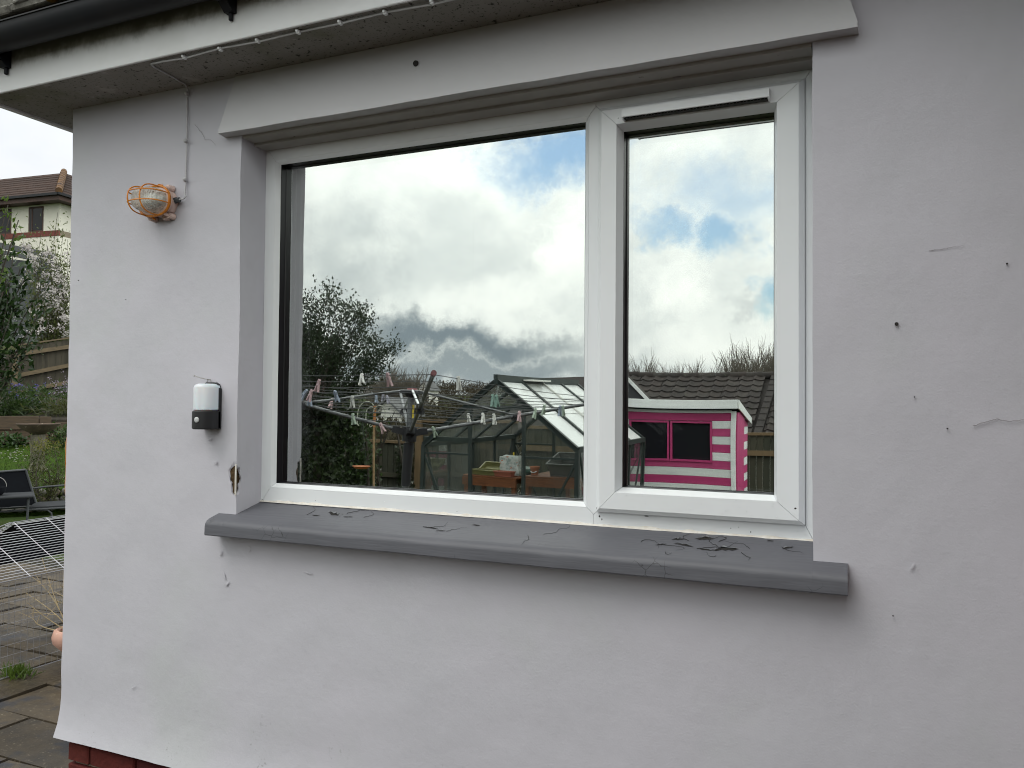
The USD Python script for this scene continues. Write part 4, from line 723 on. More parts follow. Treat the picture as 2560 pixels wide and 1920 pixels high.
# wire run on the patio
M_galv = mat('galvanised_wire', (0.27, 0.27, 0.30), (0.20, 0.20, 0.22), scale=30, rough=0.35, metal=0.55)
M_galv2 = mat('bright_galvanised_wire', (0.50, 0.50, 0.54), (0.36, 0.36, 0.39), scale=20, rough=0.4, metal=0.4)
run = thing('wire_run', 'galvanised wire pet run with pitched mesh roof standing on the paving', 'pet run')
RX0, RX1, RY0, RY1, EZ, RZ_ = -5.24, -4.30, 0.62, 2.75, 0.54, 0.785
def grid_panel(O, A, B, na, nb, r, clip=None):
    mb = MB(); O, A, B = (np.asarray(x, float) for x in (O, A, B))
    for k in range(na+1): mb.tube([O+A*k/na, O+A*k/na+B], r, 4, False)
    for k in range(nb+1): mb.tube([O+B*k/nb, O+B*k/nb+A], r, 4, False)
    return mb
for x in (RX0, RX1): obj('side_mesh', grid_panel((x, RY0, 0.01), (0, RY1-RY0, 0), (0, 0, EZ-0.01), 56, 9, 0.0011), M_galv, run, kind='stuff')
for y in (RY0, RY1): obj('end_mesh', grid_panel((RX0, y, 0.01), (RX1-RX0, 0, 0), (0, 0, EZ-0.01), 26, 9, 0.0011), M_galv, run, kind='stuff')
XM = (RX0+RX1)/2
for x, sgn in ((RX1, 1), (RX0, -1)):
    rm_ = MB(); 
    for k in range(23):
        u = k/22; p = np.array([x+(XM-x)*u, RY0 if u < 0.86 else RY0+0.62, EZ+(RZ_-EZ)*u]); q = p.copy(); q[1] = RY1; rm_.tube([p, q], 0.0019, 4, False)
    obj('roof_mesh', rm_, M_galv2, run, kind='stuff')
    for y in np.arange(RY0, RY1+0.01, 0.215): u1 = 1.0 if y > RY0+0.6 else 0.86; obj('rafter', MB().tube([(x, y, EZ), (x+(XM-x)*u1, y, EZ+(RZ_-EZ)*u1)], 0.0026 if sgn > 0 else 0.0018, 5), M_galv, run)
for p, q in (((RX1, RY0, EZ), (RX1, RY1, EZ)), ((RX0, RY0, EZ), (RX0, RY1, EZ)), ((XM, RY0+0.62, RZ_), (XM, RY1, RZ_)), ((RX1, RY0, 0.012), (RX1, RY1, 0.012)), ((XM, RY0+0.62, RZ_), (XM+0.065, RY0+0.40, RZ_-0.034))): obj('rail', MB().tube([p, q], 0.003, 6), M_galv, run)
v = np.array([(RX0+0.012, RY0+0.1, 0.44), (RX0+0.012, RY1, 0.44), (RX0+0.012, RY1, EZ-0.004), (RX0+0.012, RY0+0.1, EZ-0.004), (XM-0.02, RY0+0.66, RZ_-0.018), (XM-0.02, RY1, RZ_-0.018), (RX0+0.012, RY0+0.66, EZ-0.004)])
obj('cover_sheet', (v, np.array([[0, 1, 2], [0, 2, 3], [6, 2, 5], [6, 5, 4]])), mat('dark_navy_sheet', (0.006, 0.007, 0.012), (0.012, 0.013, 0.018), scale=9, rough=0.75, spec=0.12, bump=0.004, bscale=14), run)
# pot by the house corner, tuft in the paving
M_pot = mat('pink_terracotta', (0.50, 0.29, 0.225), (0.42, 0.24, 0.19), scale=14, rough=0.7, stain=((0.55, 0.42, 0.36), 12.0, 0.56, 0.68))
pot = thing('plant_pot', 'pale pink round pot with dry reddish heather by the house corner', 'plant pot'); pc = np.array([-4.10, 1.195, 0.0])
obj('pot', MB().lathe([(0.06, 0.0), (0.065, 0.02), (0.055, 0.05), (0.055, 0.10), (0.085, 0.125), (0.122, 0.165), (0.128, 0.20), (0.118, 0.232), (0.10, 0.24), (0.09, 0.232), (0.10, 0.20), (0.08, 0.17), (0, 0.16)], pc, 26), M_pot, pot, smooth=55)
r = np.random.default_rng(5); V = []; F = []; k = 0; st = MB()
for i in range(34):
    a = r.random()*2*PI; tip = pc+np.array([0.14*math.cos(a)*r.random(), 0.14*math.sin(a)*r.random(), 0.36+0.14*r.random()]); P, D, line = spray(pc+[0, 0, 0.2], tip, r, 34, 0.010, 0.02); v, f = leaves(P, D, 0.022, r, 0.22, jit=0.4); V.append(v); F.append(f+k); k += len(v)
L_heath = leaf_mat('heather_leaf', (0.16, 0.085, 0.03), (0.10, 0.11, 0.03), scale=16, trans=0.2)
obj('heather', (np.vstack(V), np.vstack(F)), L_heath, pot, kind='stuff')
for tip in ((-4.42, 1.08, 0.56), (-4.36, 1.16, 0.62), (-4.35, 1.06, 0.44), (-4.28, 1.02, 0.40), (-4.24, 1.22, 0.66), (-4.33, 1.10, 0.36)):
    P, D, line = spray(pc+[-0.03, -0.02, 0.21], tip, r, 2, 0.01, 0.03); st.tube(line, np.linspace(0.0035, 0.0014, 7), 4, False)
    for j in range(2): st.tube([line[3+j], line[3+j]+r.normal(0, 0.04, 3)+[-0.02, 0, 0.03]], [0.0018, 0.0008], 4, False)
obj('dry_stems', st, M_straw, pot, kind='stuff')
r = np.random.default_rng(6); n = 170; P = np.array([-4.30, 0.975, 0.0])+r.normal(0, 1, (n, 3))*[0.05, 0.03, 0]; D = r.normal(0, 0.5, (n, 3))+[0, 0, 1.0]; v, f = leaves(P, D, 0.075, r, 0.14, jit=0.15)
tag(obj('weed_tuft', (v, f), L_bright), 'green tuft of grass growing in a paving joint', 'plant')
# flower bed plants: strap leaves, broad leaves, blue and lilac flowers
def clump(name, label, cat, c, sz, n, size, ratio, m, group=None, flowers=None, seed=0, jit=0.5):
    r = np.random.default_rng(seed); x = thing(name, label, cat, group); P = np.asarray(c)+r.normal(0, 1, (n, 3))*np.asarray(sz); D = P-np.asarray(c)+[0, 0, 0.12]; v, f = leaves(P, D, size, r, ratio, jit=jit); obj('foliage', (v, f), m, x, kind='stuff')
    if flowers:
        q = np.asarray(c)+r.normal(0, 1, (flowers[1], 3))*np.asarray(flowers[2])+np.asarray(flowers[3]); q = np.repeat(q, 7, 0)+r.normal(0, 0.018, (flowers[1]*7, 3)); v, f = leaves(q, r.normal(0, 1, q.shape), flowers[4], r, 0.7, jit=0.2); obj('flowers', (v, f), flowers[0], x, kind='stuff')
    return x
clump('flowering_plant', 'leafy plant with blue flowers above the middle of the sleeper wall', 'plant', W(17.6, -0.12, 1.40), (0.16, 0.22, 0.11), 520, 0.12, 0.3, L_mid, flowers=(L_blue, 16, (0.16, 0.2, 0.07), (0, 0, 0.14), 0.035), seed=31)
clump('flowering_plant', 'tall lilac flowering plant against the fence by the house corner', 'plant', W(18.6, 0.52, 1.62), (0.12, 0.16, 0.14), 320, 0.08, 0.3, L_mid, flowers=(L_lilac, 60, (0.1, 0.14, 0.13), (0, 0, 0.17), 0.028), seed=32)
clump('strap_leaf_plant', 'clump of long grassy leaves over the left end of the sleeper wall', 'plant', W(17.3, -0.52, 1.36), (0.14, 0.16, 0.09), 420, 0.26, 0.09, L_mid, seed=33)
clump('strap_leaf_plant', 'bright grassy clump beside the corner end of the sleeper wall', 'plant', W(17.3, 0.45, 1.30), (0.16, 0.22, 0.09), 560, 0.22, 0.10, L_olive, seed=34)
clump('low_plant', 'dark broad leaved plant at the foot of the sleeper wall', 'plant', W(16.3, -0.40, 0.80), (0.10, 0.20, 0.07), 260, 0.085, 0.55, L_dark, seed=35)
clump('low_plant', 'green leafy plant at the lawn edge behind the bird bath', 'plant', W(16.2, 0.42, 0.82), (0.1, 0.16, 0.12), 420, 0.09, 0.4, L_mid, seed=36)
clump('low_plant', 'purplish blue flowered plant near the fence post', 'plant', W(19.4, -0.15, 1.68), (0.15, 0.35, 0.08), 420, 0.11, 0.3, L_mid, flowers=(L_blue, 22, (0.2, 0.25, 0.05), (0, 0, 0.10), 0.034), seed=37)
# fence along the top of the bed
M_fence = [mat(f'weathered_board_{w}', a, b, scale=8, rough=0.9, spec=0.15, stretch=(1, 1, 0.12), stain=((0.03, 0.03, 0.022), 4.0, 0.55, 0.7)) for w, a, b in (('grey', (0.085, 0.073, 0.056), (0.055, 0.049, 0.039)), ('dull', (0.07, 0.062, 0.048), (0.045, 0.041, 0.033)))]
M_rail = mat('tan_fence_rail', (0.14, 0.105, 0.062), (0.09, 0.068, 0.043), scale=9, rough=0.85, stretch=(1, 1, 6))
fn = thing('garden_fence', 'weathered timber fence with tan rails climbing behind the flower bed', 'fence')
for k in range(26):
    t = -1.9+0.125*k; zt = 2.66+0.24*(t+0.47)/1.09 if t > -0.5 else 2.55+0.1*(t+0.5); zb = 1.55
    obj('board', MB().box(W(20.45, t+0.06, (zt+zb)/2), (0.122, 0.02, zt-zb), Rst @ rot((0, 0, 1), rg_.normal(0, 1.5))), M_fence[rg_.integers(2)], fn)
for z0, z1 in ((2.50, 2.73), (2.03, 2.31), (1.70, 1.92)): obj('rail', MB().bar(W(20.40, -0.44, z0), W(20.40, 1.4, z0+(z1-z0)*1.7), 0.05, 0.085), M_rail, fn)
obj('post', MB().box(W(20.36, -0.405, 2.0), (0.115, 0.09, 1.12), Rst, bev=0.006), M_rail, fn); obj('cap_rail', MB().bar(W(20.45, -0.5, 2.69), W(20.45, 1.4, 3.09), 0.06, 0.03), M_rail, fn); obj('rail', MB().bar(W(20.40, -2.0, 2.02), W(20.40, -0.48, 2.05), 0.05, 0.085), M_rail, fn)
# laurel, flowering cherry-like shrub and overhanging branch
r = np.random.default_rng(8); tips = [W(17+r.normal(0, 0.35), -1.0+r.uniform(-0.9, 0.62), r.uniform(2.5, 4.2)) for k in range(46)]+[W(16.9, a, b) for a, b in ((-0.40, 4.36), (-0.52, 4.25), (-0.12, 3.95), (0.02, 3.55), (0.05, 3.2), (-0.08, 2.8), (-0.2, 2.6), (-0.34, 2.4), (-0.5, 2.42), (-0.3, 3.9), (-0.22, 3.4))]
shrub('laurel_bush', 'dark glossy laurel bush with big leaves before the fence', None, W(17.2, -1.0, 1.2), tips, 85, 0.15, L_dark, 0.16, twig=0.02, seed=9, cat='bush', droop=0.15)
r = np.random.default_rng(10); tips = [W(21.5+r.normal(0, 0.3), 0.36+r.normal(0, 0.27), r.uniform(3.1, 5.15)) for k in range(44)]+[W(21.3, a*1.12, 1.55+(b-1.55)*1.12) for a, b in ((0.31, 5.45), (0.02, 5.0), (0.42, 5.1), (-0.36, 5.1), (-0.18, 4.72), (-0.11, 4.42), (0.5, 4.9), (0.0, 4.3), (0.12, 4.75))]
bt, r = shrub('blossom_tree', 'small tree with white blossom and fresh leaves above the fence', None, W(21.7, 0.40, 1.9), tips, 150, 0.075, L_blos, 0.12, twig=0.011, seed=11, cat='tree')
q = np.array([W(21.1+r.normal(0, 0.25), 0.34+r.normal(0, 0.25), r.uniform(3.0, 4.95)) for k in range(95)]+[W(21.2, -0.25+r.normal(0, .04), 4.98+r.normal(0, .05)) for k in range(6)]+[W(21.2, -0.11, 4.62+r.normal(0, .05)) for k in range(5)]); q = np.repeat(q, 22, 0)+r.normal(0, 0.045, (len(q)*22, 3)); v, f = leaves(q, r.normal(0, 1, q.shape), 0.045, r, 0.8, jit=0.2); obj('blossom', (v, f), L_white, bt, kind='stuff')
r = np.random.default_rng(12); tips = [W(10+r.normal(0, 0.2), -0.52+r.normal(0, 0.09), r.uniform(2.9, 3.7)) for k in range(22)]+[W(10, a, b) for a, b in ((-0.20, 3.47), (-0.22, 3.36), (-0.28, 3.52), (-0.30, 3.62), (-0.33, 3.1), (-0.34, 2.85))]
shrub('overhanging_branch_shrub', 'bright green feathery leaved shrub reaching in over the laurel', None, W(10.2, -0.95, 0.9), tips, 46, 0.075, L_bright, 0.05, twig=0.012, seed=13, cat='shrub', droop=0.35)
# two-storey house on the hill
M_cream = mat('cream_render', (0.62, 0.60, 0.53), (0.57, 0.555, 0.49), scale=1.5, rough=0.85, bump=0.002, bscale=40); M_btile = mat('brown_concrete_tile', (0.030, 0.018, 0.014), (0.046, 0.027, 0.021), scale=3, rough=0.85, spec=0.15, rnd=0.15); M_bwood = mat('dark_brown_wood', (0.030, 0.014, 0.010), (0.05, 0.022, 0.014), scale=4, rough=0.6)
M_hip = mat('lichened_hip_tile', (0.055, 0.032, 0.024), (0.14, 0.068, 0.018), scale=2.2, rough=0.9); M_band = mat('brick_band', (0.16, 0.045, 0.035), (0.11, 0.035, 0.028), scale=8, rough=0.9)
M_win = usdkit.material(stage, '/World/Looks/dark_house_window', {'p': ('principled_bsdf', {'base_color': (0.008, 0.008, 0.010), 'roughness': 0.06, 'specular_ior_level': 0.16})}, surface='p.BSDF')
hh = thing('hillside_house', 'cream two-storey house with brown tiled hip roof beyond the garden', 'house')
K0 = W(37, 0.66, 0); E1 = W(39, -1.10, 0)-K0; E1 /= np.linalg.norm(E1); E2 = np.array([-E1[1], E1[0], 0])
if E2 @ TV < 0: E2 = -E2
def H(a, b, z): return K0+E1*a+E2*b+np.array([0, 0, z])
RH = np.array([E1, E2, [0, 0, 1.0]]).T
def hbox(name, a0, a1, b0, b1, z0, z1, m, bev=0): return obj(name, MB().box(H((a0+a1)/2, (b0+b1)/2, (z0+z1)/2), (a1-a0, b1-b0, z1-z0), RH, bev), m, hh)
BND0, BND1 = 8.19, 8.42
hbox('wall', 0, 9, 0, 7, 4.0, BND0, M_cream); hbox('wall', 0, 9, 0, 7, BND1, 9.62, M_cream)
for k in range(40): hbox('brick', 0.0+k*0.078-0.01, 0.0+k*0.078+0.062, -0.02, 0.05, BND0+0.004, BND1-0.004, M_band)
hbox('mortar', -0.005, 9, -0.008, 7, BND0, BND1, M_mortar)
for a0, a1 in ((0.82, 1.62), (2.55, 3.9)):
    hbox('window_reveal', a0-0.02, a1+0.10, -0.004, 0.02, BND1+0.02, 9.5, M_cream); x_ = hbox('window_frame', a0, a1, -0.012, 0.02, BND1, 9.46, M_bwood)
    hbox('window_pane', a0+0.07, a1-0.07, -0.018, 0.0, BND1+0.06, 9.16 if 0 else 9.38, M_win); hbox('window_bar', (a0+a1)/2+0.16, (a0+a1)/2+0.22, -0.03, 0.0, BND1+0.05, 9.4, M_bwood)
hbox('corner_trim', -0.02, 0.03, 1.2, 1.5, 7.6, 9.5, M_bwood)
hbox('eaves_board', -0.48, 9.4, -0.48, 7.4, 9.52, 9.72, M_bwood); hbox('gutter', -0.56, 9.4, -0.58, -0.48, 9.70, 9.80, M_gutter); hbox('gutter', -0.58, -0.48, -0.58, 7.4, 9.70, 9.80, M_gutter)
PT = math.radians(33)
for k in range(9):   # tile courses, each stepped over the one below
    d = 0.30*k; z = 9.80+d*math.tan(PT); a0 = -0.55+d; v = np.array([H(a0, -0.55+d, z), H(9.4, -0.55+d, z), H(9.4, -0.55+d+0.36, z+0.36*math.tan(PT)-0.03), H(a0+0.36, -0.55+d+0.36, z+0.36*math.tan(PT)-0.03)]); v = np.vstack([v, v-[0, 0, 0.05]])
    obj('tile_course', (v, np.array([[0, 1, 2, 3], [7, 6, 5, 4], [0, 4, 5, 1], [1, 5, 6, 2], [2, 6, 7, 3], [3, 7, 4, 0]])), M_btile, hh)
    v = np.array([H(-0.55+d, -0.55+d, z), H(-0.55+d, 7.4, z), H(-0.55+d+0.36, 7.4, z+0.36*math.tan(PT)-0.03), H(-0.55+d+0.36, -0.55+d+0.36, z+0.36*math.tan(PT)-0.03)]); v = np.vstack([v, v-[0, 0, 0.05]])
    obj('tile_course', (v, np.array([[3, 2, 1, 0], [4, 5, 6, 7], [1, 5, 4, 0], [2, 6, 5, 1], [3, 7, 6, 2], [0, 4, 7, 3]])), M_btile, hh)
for k in range(10): a = -0.52+0.27*k; obj('hip_tile', MB().tube([H(a, a, 9.84+(a+0.55)*math.tan(PT)), H(a+0.30, a+0.30, 9.84+(a+0.85)*math.tan(PT))], [0.14, 0.125], 8), M_hip, hh, smooth=40)
M_awn = mat('slate_grey_roof', (0.045, 0.05, 0.055), (0.06, 0.064, 0.07), scale=3, rough=0.6)
aw = thing('garden_room', 'slate grey flat roofed garden building below the hillside house', 'shed')
obj('roof_edge', MB().bar(W(26, -1.4, 5.83), W(25.6, 0.35, 5.55), 0.12, 0.16), M_awn, aw); obj('roof_edge', MB().bar(W(26, -1.4, 5.66), W(25.6, 0.35, 5.37), 0.10, 0.11), M_awn, aw); obj('walls', MB().box(W(27.2, -0.6, 4.3), (2.2, 2.0, 2.3), Rst), M_awn, aw)
# ------------------------------------------------------------------ the garden that the window mirrors
GZ0 = -0.28
# rotary clothes line
M_alu = mat('dull_aluminium_tube', (0.16, 0.165, 0.17), (0.11, 0.115, 0.12), scale=30, rough=0.4, metal=0.5); M_bright = mat('bright_steel', (0.75, 0.76, 0.77), rough=0.25, metal=0.9); M_red = mat('faded_red_cap', (0.17, 0.05, 0.055), rough=0.5); M_cord = mat('dark_plastic_cord', (0.03, 0.032, 0.035), rough=0.5); M_yel = mat('yellow_tag', (0.5, 0.38, 0.03), rough=0.6)
hub = np.array([-2.693, -2.175, 1.340]); up_ = np.array([0.0357, -0.0496, 1.0]); up_ /= np.linalg.norm(up_); ex_ = np.array([1.0, 0, 0])-up_*up_[0]; ex_ /= np.linalg.norm(ex_); ey_ = np.cross(up_, ex_)
ARM_L, ARM_E, ARM_A = 1.4574, 0.21838, 0.96449
def arm_dir(i): a = ARM_A+i*PI/2; return (ex_*math.cos(a)+ey_*math.sin(a))*math.cos(ARM_E)+up_*math.sin(ARM_E)
rot_line = thing('rotary_clothes_line', 'grey rotary clothes line with four raised arms and red cap', 'clothes line'); RU = np.array([ex_, ey_, up_]).T
obj('pole', MB().tube([hub-up_*1.62, hub+up_*0.26], 0.024, 14), M_alu, rot_line, smooth=50)
obj('collar', MB().tube([hub-up_*0.34, hub-up_*0.06], [0.031, 0.034], 14), M_body, rot_line, smooth=50)
hb = MB().tube([hub-up_*0.05, hub+up_*0.045], 0.046, 16)
for i in range(4): hb.bar(hub+arm_dir(i)*0.02, hub+arm_dir(i)*0.115, 0.05, 0.042, up=up_)
obj('lower_hub', hb, M_body, rot_line, smooth=30)
top = hub+up_*0.265
obj('upper_hub', MB().lathe([(0, -0.03), (0.035, -0.03), (0.05, -0.012), (0.078, -0.006), (0.078, 0.010), (0.05, 0.016), (0, 0.016)], top, 20, RU), M_body, rot_line, smooth=40); obj('hub_cap', MB().lathe([(0, 0.030), (0.03, 0.028), (0.036, 0.016), (0, 0.016)], top, 16, RU), M_red, rot_line, smooth=40)
obj('tag', MB().box(hub+up_*0.14+ex_*0.03+ey_*0.02, (0.012, 0.004, 0.09), RU), M_yel, rot_line)
FR = np.linspace(0.14, 0.985, 11)
for i in range(4):
    d = arm_dir(i); am = obj('arm', MB().tube([hub+d*0.06, hub+d*ARM_L], 0.0115, 10), M_alu, rot_line, smooth=50)
    obj('end_cap', MB().tube([hub+d*(ARM_L-0.02), hub+d*(ARM_L+0.012)], 0.0145, 10), M_red if i == 0 else M_body, am, smooth=40)
    obj('slider', MB().tube([hub+d*0.70, hub+d*0.745], 0.022, 10).box(hub+d*0.72-up_*0.018, (0.05, 0.03, 0.03), RU), M_body, am, smooth=30)
    obj('strut', MB().tube([hub+d*0.715+up_*0.005, top+d*0.05], 0.0075 if i != 0 else 0.009, 8), M_bright if i in (0, 2) else M_alu, rot_line, smooth=50)
def cord_pt(a, b, k, t): A, B = hub+arm_dir(a)*ARM_L*FR[k], hub+arm_dir(b)*ARM_L*FR[k]; return A+(B-A)*t-np.array([0, 0, 0.05*t*(1-t)*FR[k]])
for k in range(11):
    p = []
    for i in range(4): p += [cord_pt(i, (i+1) % 4, k, t) for t in np.linspace(0, 1, 6)[:-1]]
    obj('cord', MB().tube(p+[p[0]], 0.0019, 4, False), M_cord, rot_line)
def peg_source(name, col):
    m = mat('peg_'+name, col, tuple(0.8*c for c in col), scale=30, rough=0.45); return m
PEGM = {'pink': peg_source('pink', (0.515, 0.353, 0.366)), 'white': peg_source('white', (0.682, 0.682, 0.644)), 'blue': peg_source('blue', (0.294, 0.343, 0.43)), 'grey': peg_source('grey', (0.516, 0.516, 0.485)), 'green': peg_source('pale_green', (0.393, 0.48, 0.381)), 'teal': peg_source('teal', (0.213, 0.337, 0.287)), 'lilac': peg_source('lilac', (0.388, 0.375, 0.45))}
PEGS = [('pink', 'DB', 9, 0.445, 'pink clothes peg alone near the dark tree on the high line'), ('white', 'DB', 10, 0.243, 'white clothes peg hanging on the highest line left of the hub'), ('pink', 'DB', 10, 0.149, 'pink clothes peg on the highest line, closest left of the raised arm tip'), ('white', 'DA', 10, 0.102, 'white clothes peg just right of the raised arm tip against the hills'),
        ('pink', 'DB', 7, 0.601, 'pink clothes peg hanging beside the blue peg before the dark tree'), ('blue', 'DB', 7, 0.633, 'blue clothes peg at the far left end of the lines next to pink peg'), ('blue', 'DB', 7, 0.461, 'pale blue clothes peg splayed open in front of the dark tree'), ('grey', 'DB', 6, 0.414, 'pale grey clothes peg tilted on a low line above the long arm'),
        ('green', 'DB', 2, 0.835, 'pale green clothes peg hanging below the left arm'), ('pink', 'DB', 0, 0.929, 'pink clothes peg hanging low beneath the left arm near the hub'), ('green', 'DA', 0, 0.742, 'pale green clothes peg on the right arm close to the lower hub'), ('teal', 'DA', 8, 0.352, 'teal clothes peg in a pair before the greenhouse gable, the left one'), ('teal', 'DA', 8, 0.375, 'teal clothes peg in a pair before the greenhouse gable, the right one'),
        ('green', 'DA', 7, 0.82, 'pale green clothes peg leaning over the bright greenhouse roof pane'), ('blue', 'DA', 7, 0.96, 'blue clothes peg on the right arm in front of the greenhouse roof'), ('green', 'DA', 7, 0.985, 'pale green clothes peg on the right arm next to the blue peg'), ('green', 'DA', 6, 0.882, 'pale green clothes peg under the right arm by the greenhouse rafter'), ('pink', 'DA', 5, 0.882, 'pink clothes peg under the right arm by the greenhouse door post'),
        ('white', 'DA', 4, 0.773, 'white clothes peg under the middle slider of the right arm'), ('white', 'DA', 4, 0.648, 'white clothes peg before the greenhouse door, left of the slider'), ('blue', 'BC', 8, 0.82, 'small blue clothes peg on the far lines left of the pole'), ('lilac', 'BC', 9, 0.882, 'lilac clothes peg behind the small blue peg by the pole'), ('white', 'CA', 4, 0.617, 'white clothes peg on a far line before the greenhouse glass'), ('lilac', 'BC', 8, 0.898, 'lilac clothes peg on the far lines closest to the upper hub'), ('blue', 'DB', 6, 0.695, 'blue clothes peg on the second line at the far left'), ('pink', 'BC', 6, 0.43, 'small pink clothes peg on a far line behind the pale blue peg')]
r = np.random.default_rng(14); src_peg = {}
for col, pair, k, t, lab in PEGS:
    ia, ib = ('DBCA'.index(c) for c in pair); p = cord_pt(ia, ib, k, t); q = cord_pt(ia, ib, k, min(t+0.02, 1.0)); e = q-p; e /= np.linalg.norm(e)
    sw_ = r.normal(0, 16); z_ = rot(e, r.normal(0, 10)) @ (rot(np.cross(e, [0, 0, 1]), sw_) @ np.array([0, 0, 1.0])); y_ = np.cross(z_, e); y_ /= np.linalg.norm(y_); x_ = np.cross(y_, z_)
    M = TRS(p, np.array([x_, y_, z_]).T)
    if col in src_peg: copy_of(src_peg[col], 'clothes_peg', M, lab, 'clothes peg', 'clothes pegs on the rotary line'); continue
    pg = thing('clothes_peg', lab, 'clothes peg', 'clothes pegs on the rotary line', M); src_peg[col] = pg
    for sg in (-1, 1):
        L_ = MB(); pts = [(0.0025*sg, 0, 0.014), (0.0055*sg, 0, 0.004), (0.005*sg, 0, -0.015), (0.009*sg, 0, -0.035), (0.0155*sg, 0, -0.058)]; wd = (0.005, 0.0065, 0.007, 0.007, 0.0055)
        for a in range(4): L_.bar(pts[a], pts[a+1], (wd[a]+wd[a+1]), 0.0062, up=(1, 0, 0.2))
        obj('prong', L_, PEGM[col], pg)
    obj('spring', MB().tube([(0, -0.006, -0.016), (0, 0.006, -0.016)], 0.0045, 8), M_bright, pg, smooth=50)
# greenhouse
M_gh = mat('dark_green_greenhouse_frame', (0.010, 0.016, 0.015), (0.016, 0.022, 0.020), scale=4, rough=0.45, spec=0.4); M_ghw = mat('white_roof_vent_bar', (0.52, 0.52, 0.49), rough=0.6)
n_ = {'tr': ('transparent_bsdf', {'color': (0.86, 0.89, 0.87)}), 'gl': ('glossy_bsdf', {'roughness': 0.02, 'color': (0.95, 0.97, 0.96)}), 'fr': ('fresnel', {'IOR': 1.5}), 'm1': ('mix_closure', {}), 'df': ('diffuse_bsdf', {'color': (0.30, 0.32, 0.30)}), 'tl': ('translucent_bsdf', {'color': (0.6, 0.62, 0.6)}), 'm2': ('mix_closure', {'fac': 0.5}), 'm3': ('mix_closure', {}), 'g': ('geometry', {}), 'fm': ('math', {'math_type': 'multiply', 'value2': 0.25}), 'n': ('noise_texture', {'scale': 3.0, 'detail': 4.0}), 'mr': ('map_range', {'from_min': 0.3, 'from_max': 0.7, 'to_min': 0.01, 'to_max': 0.05})}
M_ghg = usdkit.material(stage, '/World/Looks/greenhouse_glass', n_, [('fr.fac', 'fm.value1'), ('fm.value', 'm1.fac'), ('tr.BSDF', 'm1.closure1'), ('gl.BSDF', 'm1.closure2'), ('df.BSDF', 'm2.closure1'), ('tl.BSDF', 'm2.closure2'), ('g.position', 'n.vector'), ('n.fac', 'mr.value'), ('mr.result', 'm3.fac'), ('m1.closure', 'm3.closure1'), ('m2.closure', 'm3.closure2')], surface='m3.closure')
n_ = dict(n_); n_['mr'] = ('map_range', {'from_min': 0.3, 'from_max': 0.7, 'to_min': 0.72, 'to_max': 0.92}); n_['df'] = ('diffuse_bsdf', {'color': (0.78, 0.80, 0.79)}); n_['tl'] = ('translucent_bsdf', {'color': (0.86, 0.88, 0.87)}); n_['m2'] = ('mix_closure', {'fac': 0.3}); del n_['fm']
M_ghr = usdkit.material(stage, '/World/Looks/hazed_roof_glazing', n_, [('fr.fac', 'm1.fac'), ('tr.BSDF', 'm1.closure1'), ('gl.BSDF', 'm1.closure2'), ('df.BSDF', 'm2.closure1'), ('tl.BSDF', 'm2.closure2'), ('g.position', 'n.vector'), ('n.fac', 'mr.value'), ('mr.result', 'm3.fac'), ('m1.closure', 'm3.closure1'), ('m2.closure', 'm3.closure2')], surface='m3.closure')
gh = thing('greenhouse', 'dark framed glass greenhouse with bright roof panes beyond the clothes line', 'greenhouse')
GT = 0.041; gax = np.array([math.cos(GT), math.sin(GT), 0]); gdr = np.array([math.sin(GT), -math.cos(GT), 0]); GO = np.array([-3.719, -5.789, 0]); GW, GL, GR, GE = 1.936, 2.463, 1.788, 1.05
def G(a, d, z): return GO+gax*a+gdr*d+np.array([0, 0, z])
def gbar(name, p, q, w=0.03, h=0.03, m=M_gh): obj(name, MB().bar(p, q, w, h, up=(0, 0, 1) if abs((np.asarray(q)-p)[2]) < 0.9*np.linalg.norm(np.asarray(q)-p) else gax), m, gh)
hw = GW/2
def roof_z(a): return GR-(GR-GE)*abs(a)/hw
for d in (0, GL):
    for a in (-hw, hw): gbar('corner_post', G(a, d, GZ0), G(a, d, GE), 0.045, 0.045)
    for sg in (-1, 1): gbar('gable_rafter', G(sg*hw, d, GE), G(0, d, GR), 0.05, 0.055)
    for a in (-0.335, 0.335): gbar('door_post', G(a, d, GZ0), G(a, d, roof_z(a)), 0.04, 0.035)
    gbar('gable_bar', G(-0.40, d, 1.485), G(0.40, d, 1.485), 0.03, 0.045); 
    for sg in (-1, 1): gbar('glazing_bar', G(sg*hw, d, 0.95), G(sg*0.335, d, 0.95), 0.022, 0.022); gbar('brace', G(sg*hw, d, 0.95), G(sg*0.40, d, GZ0+0.1), 0.022, 0.022)
for a in (-hw, hw):
    gbar('eave_bar', G(a, 0, GE), G(a, GL, GE), 0.05, 0.06)
    for k in (1, 2, 3): gbar('side_bar', G(a, GL*k/4, GZ0), G(a, GL*k/4, GE), 0.028, 0.028)
    gbar('brace', G(a, 0.05, GE), G(a, GL/4, GZ0), 0.02, 0.02); gbar('brace', G(a, GL-0.05, GE), G(a, GL*3/4, GZ0), 0.02, 0.02)
gbar('ridge_bar', G(0, -0.03, GR+0.02), G(0, GL+0.03, GR+0.02), 0.05, 0.11)
gbar('eave_tie', G(-hw, 0.02, 1.12), G(-0.36, 0.02, 1.12), 0.03, 0.05)
for sg in (-1, 1):
    for k in range(5): gbar('roof_bar', G(sg*hw, GL*k/4, GE+0.01), G(0, GL*k/4, GR+0.01), 0.05 if k != 2 else 0.028, 0.035, M_gh if k != 2 or sg < 0 else M_ghw)
obj('ridge_vent_cover', MB().bar(G(0.05, GL*0.26, GR+0.03), G(0.05, GL*0.5, GR+0.03), 0.16, 0.02), M_ghw, gh)
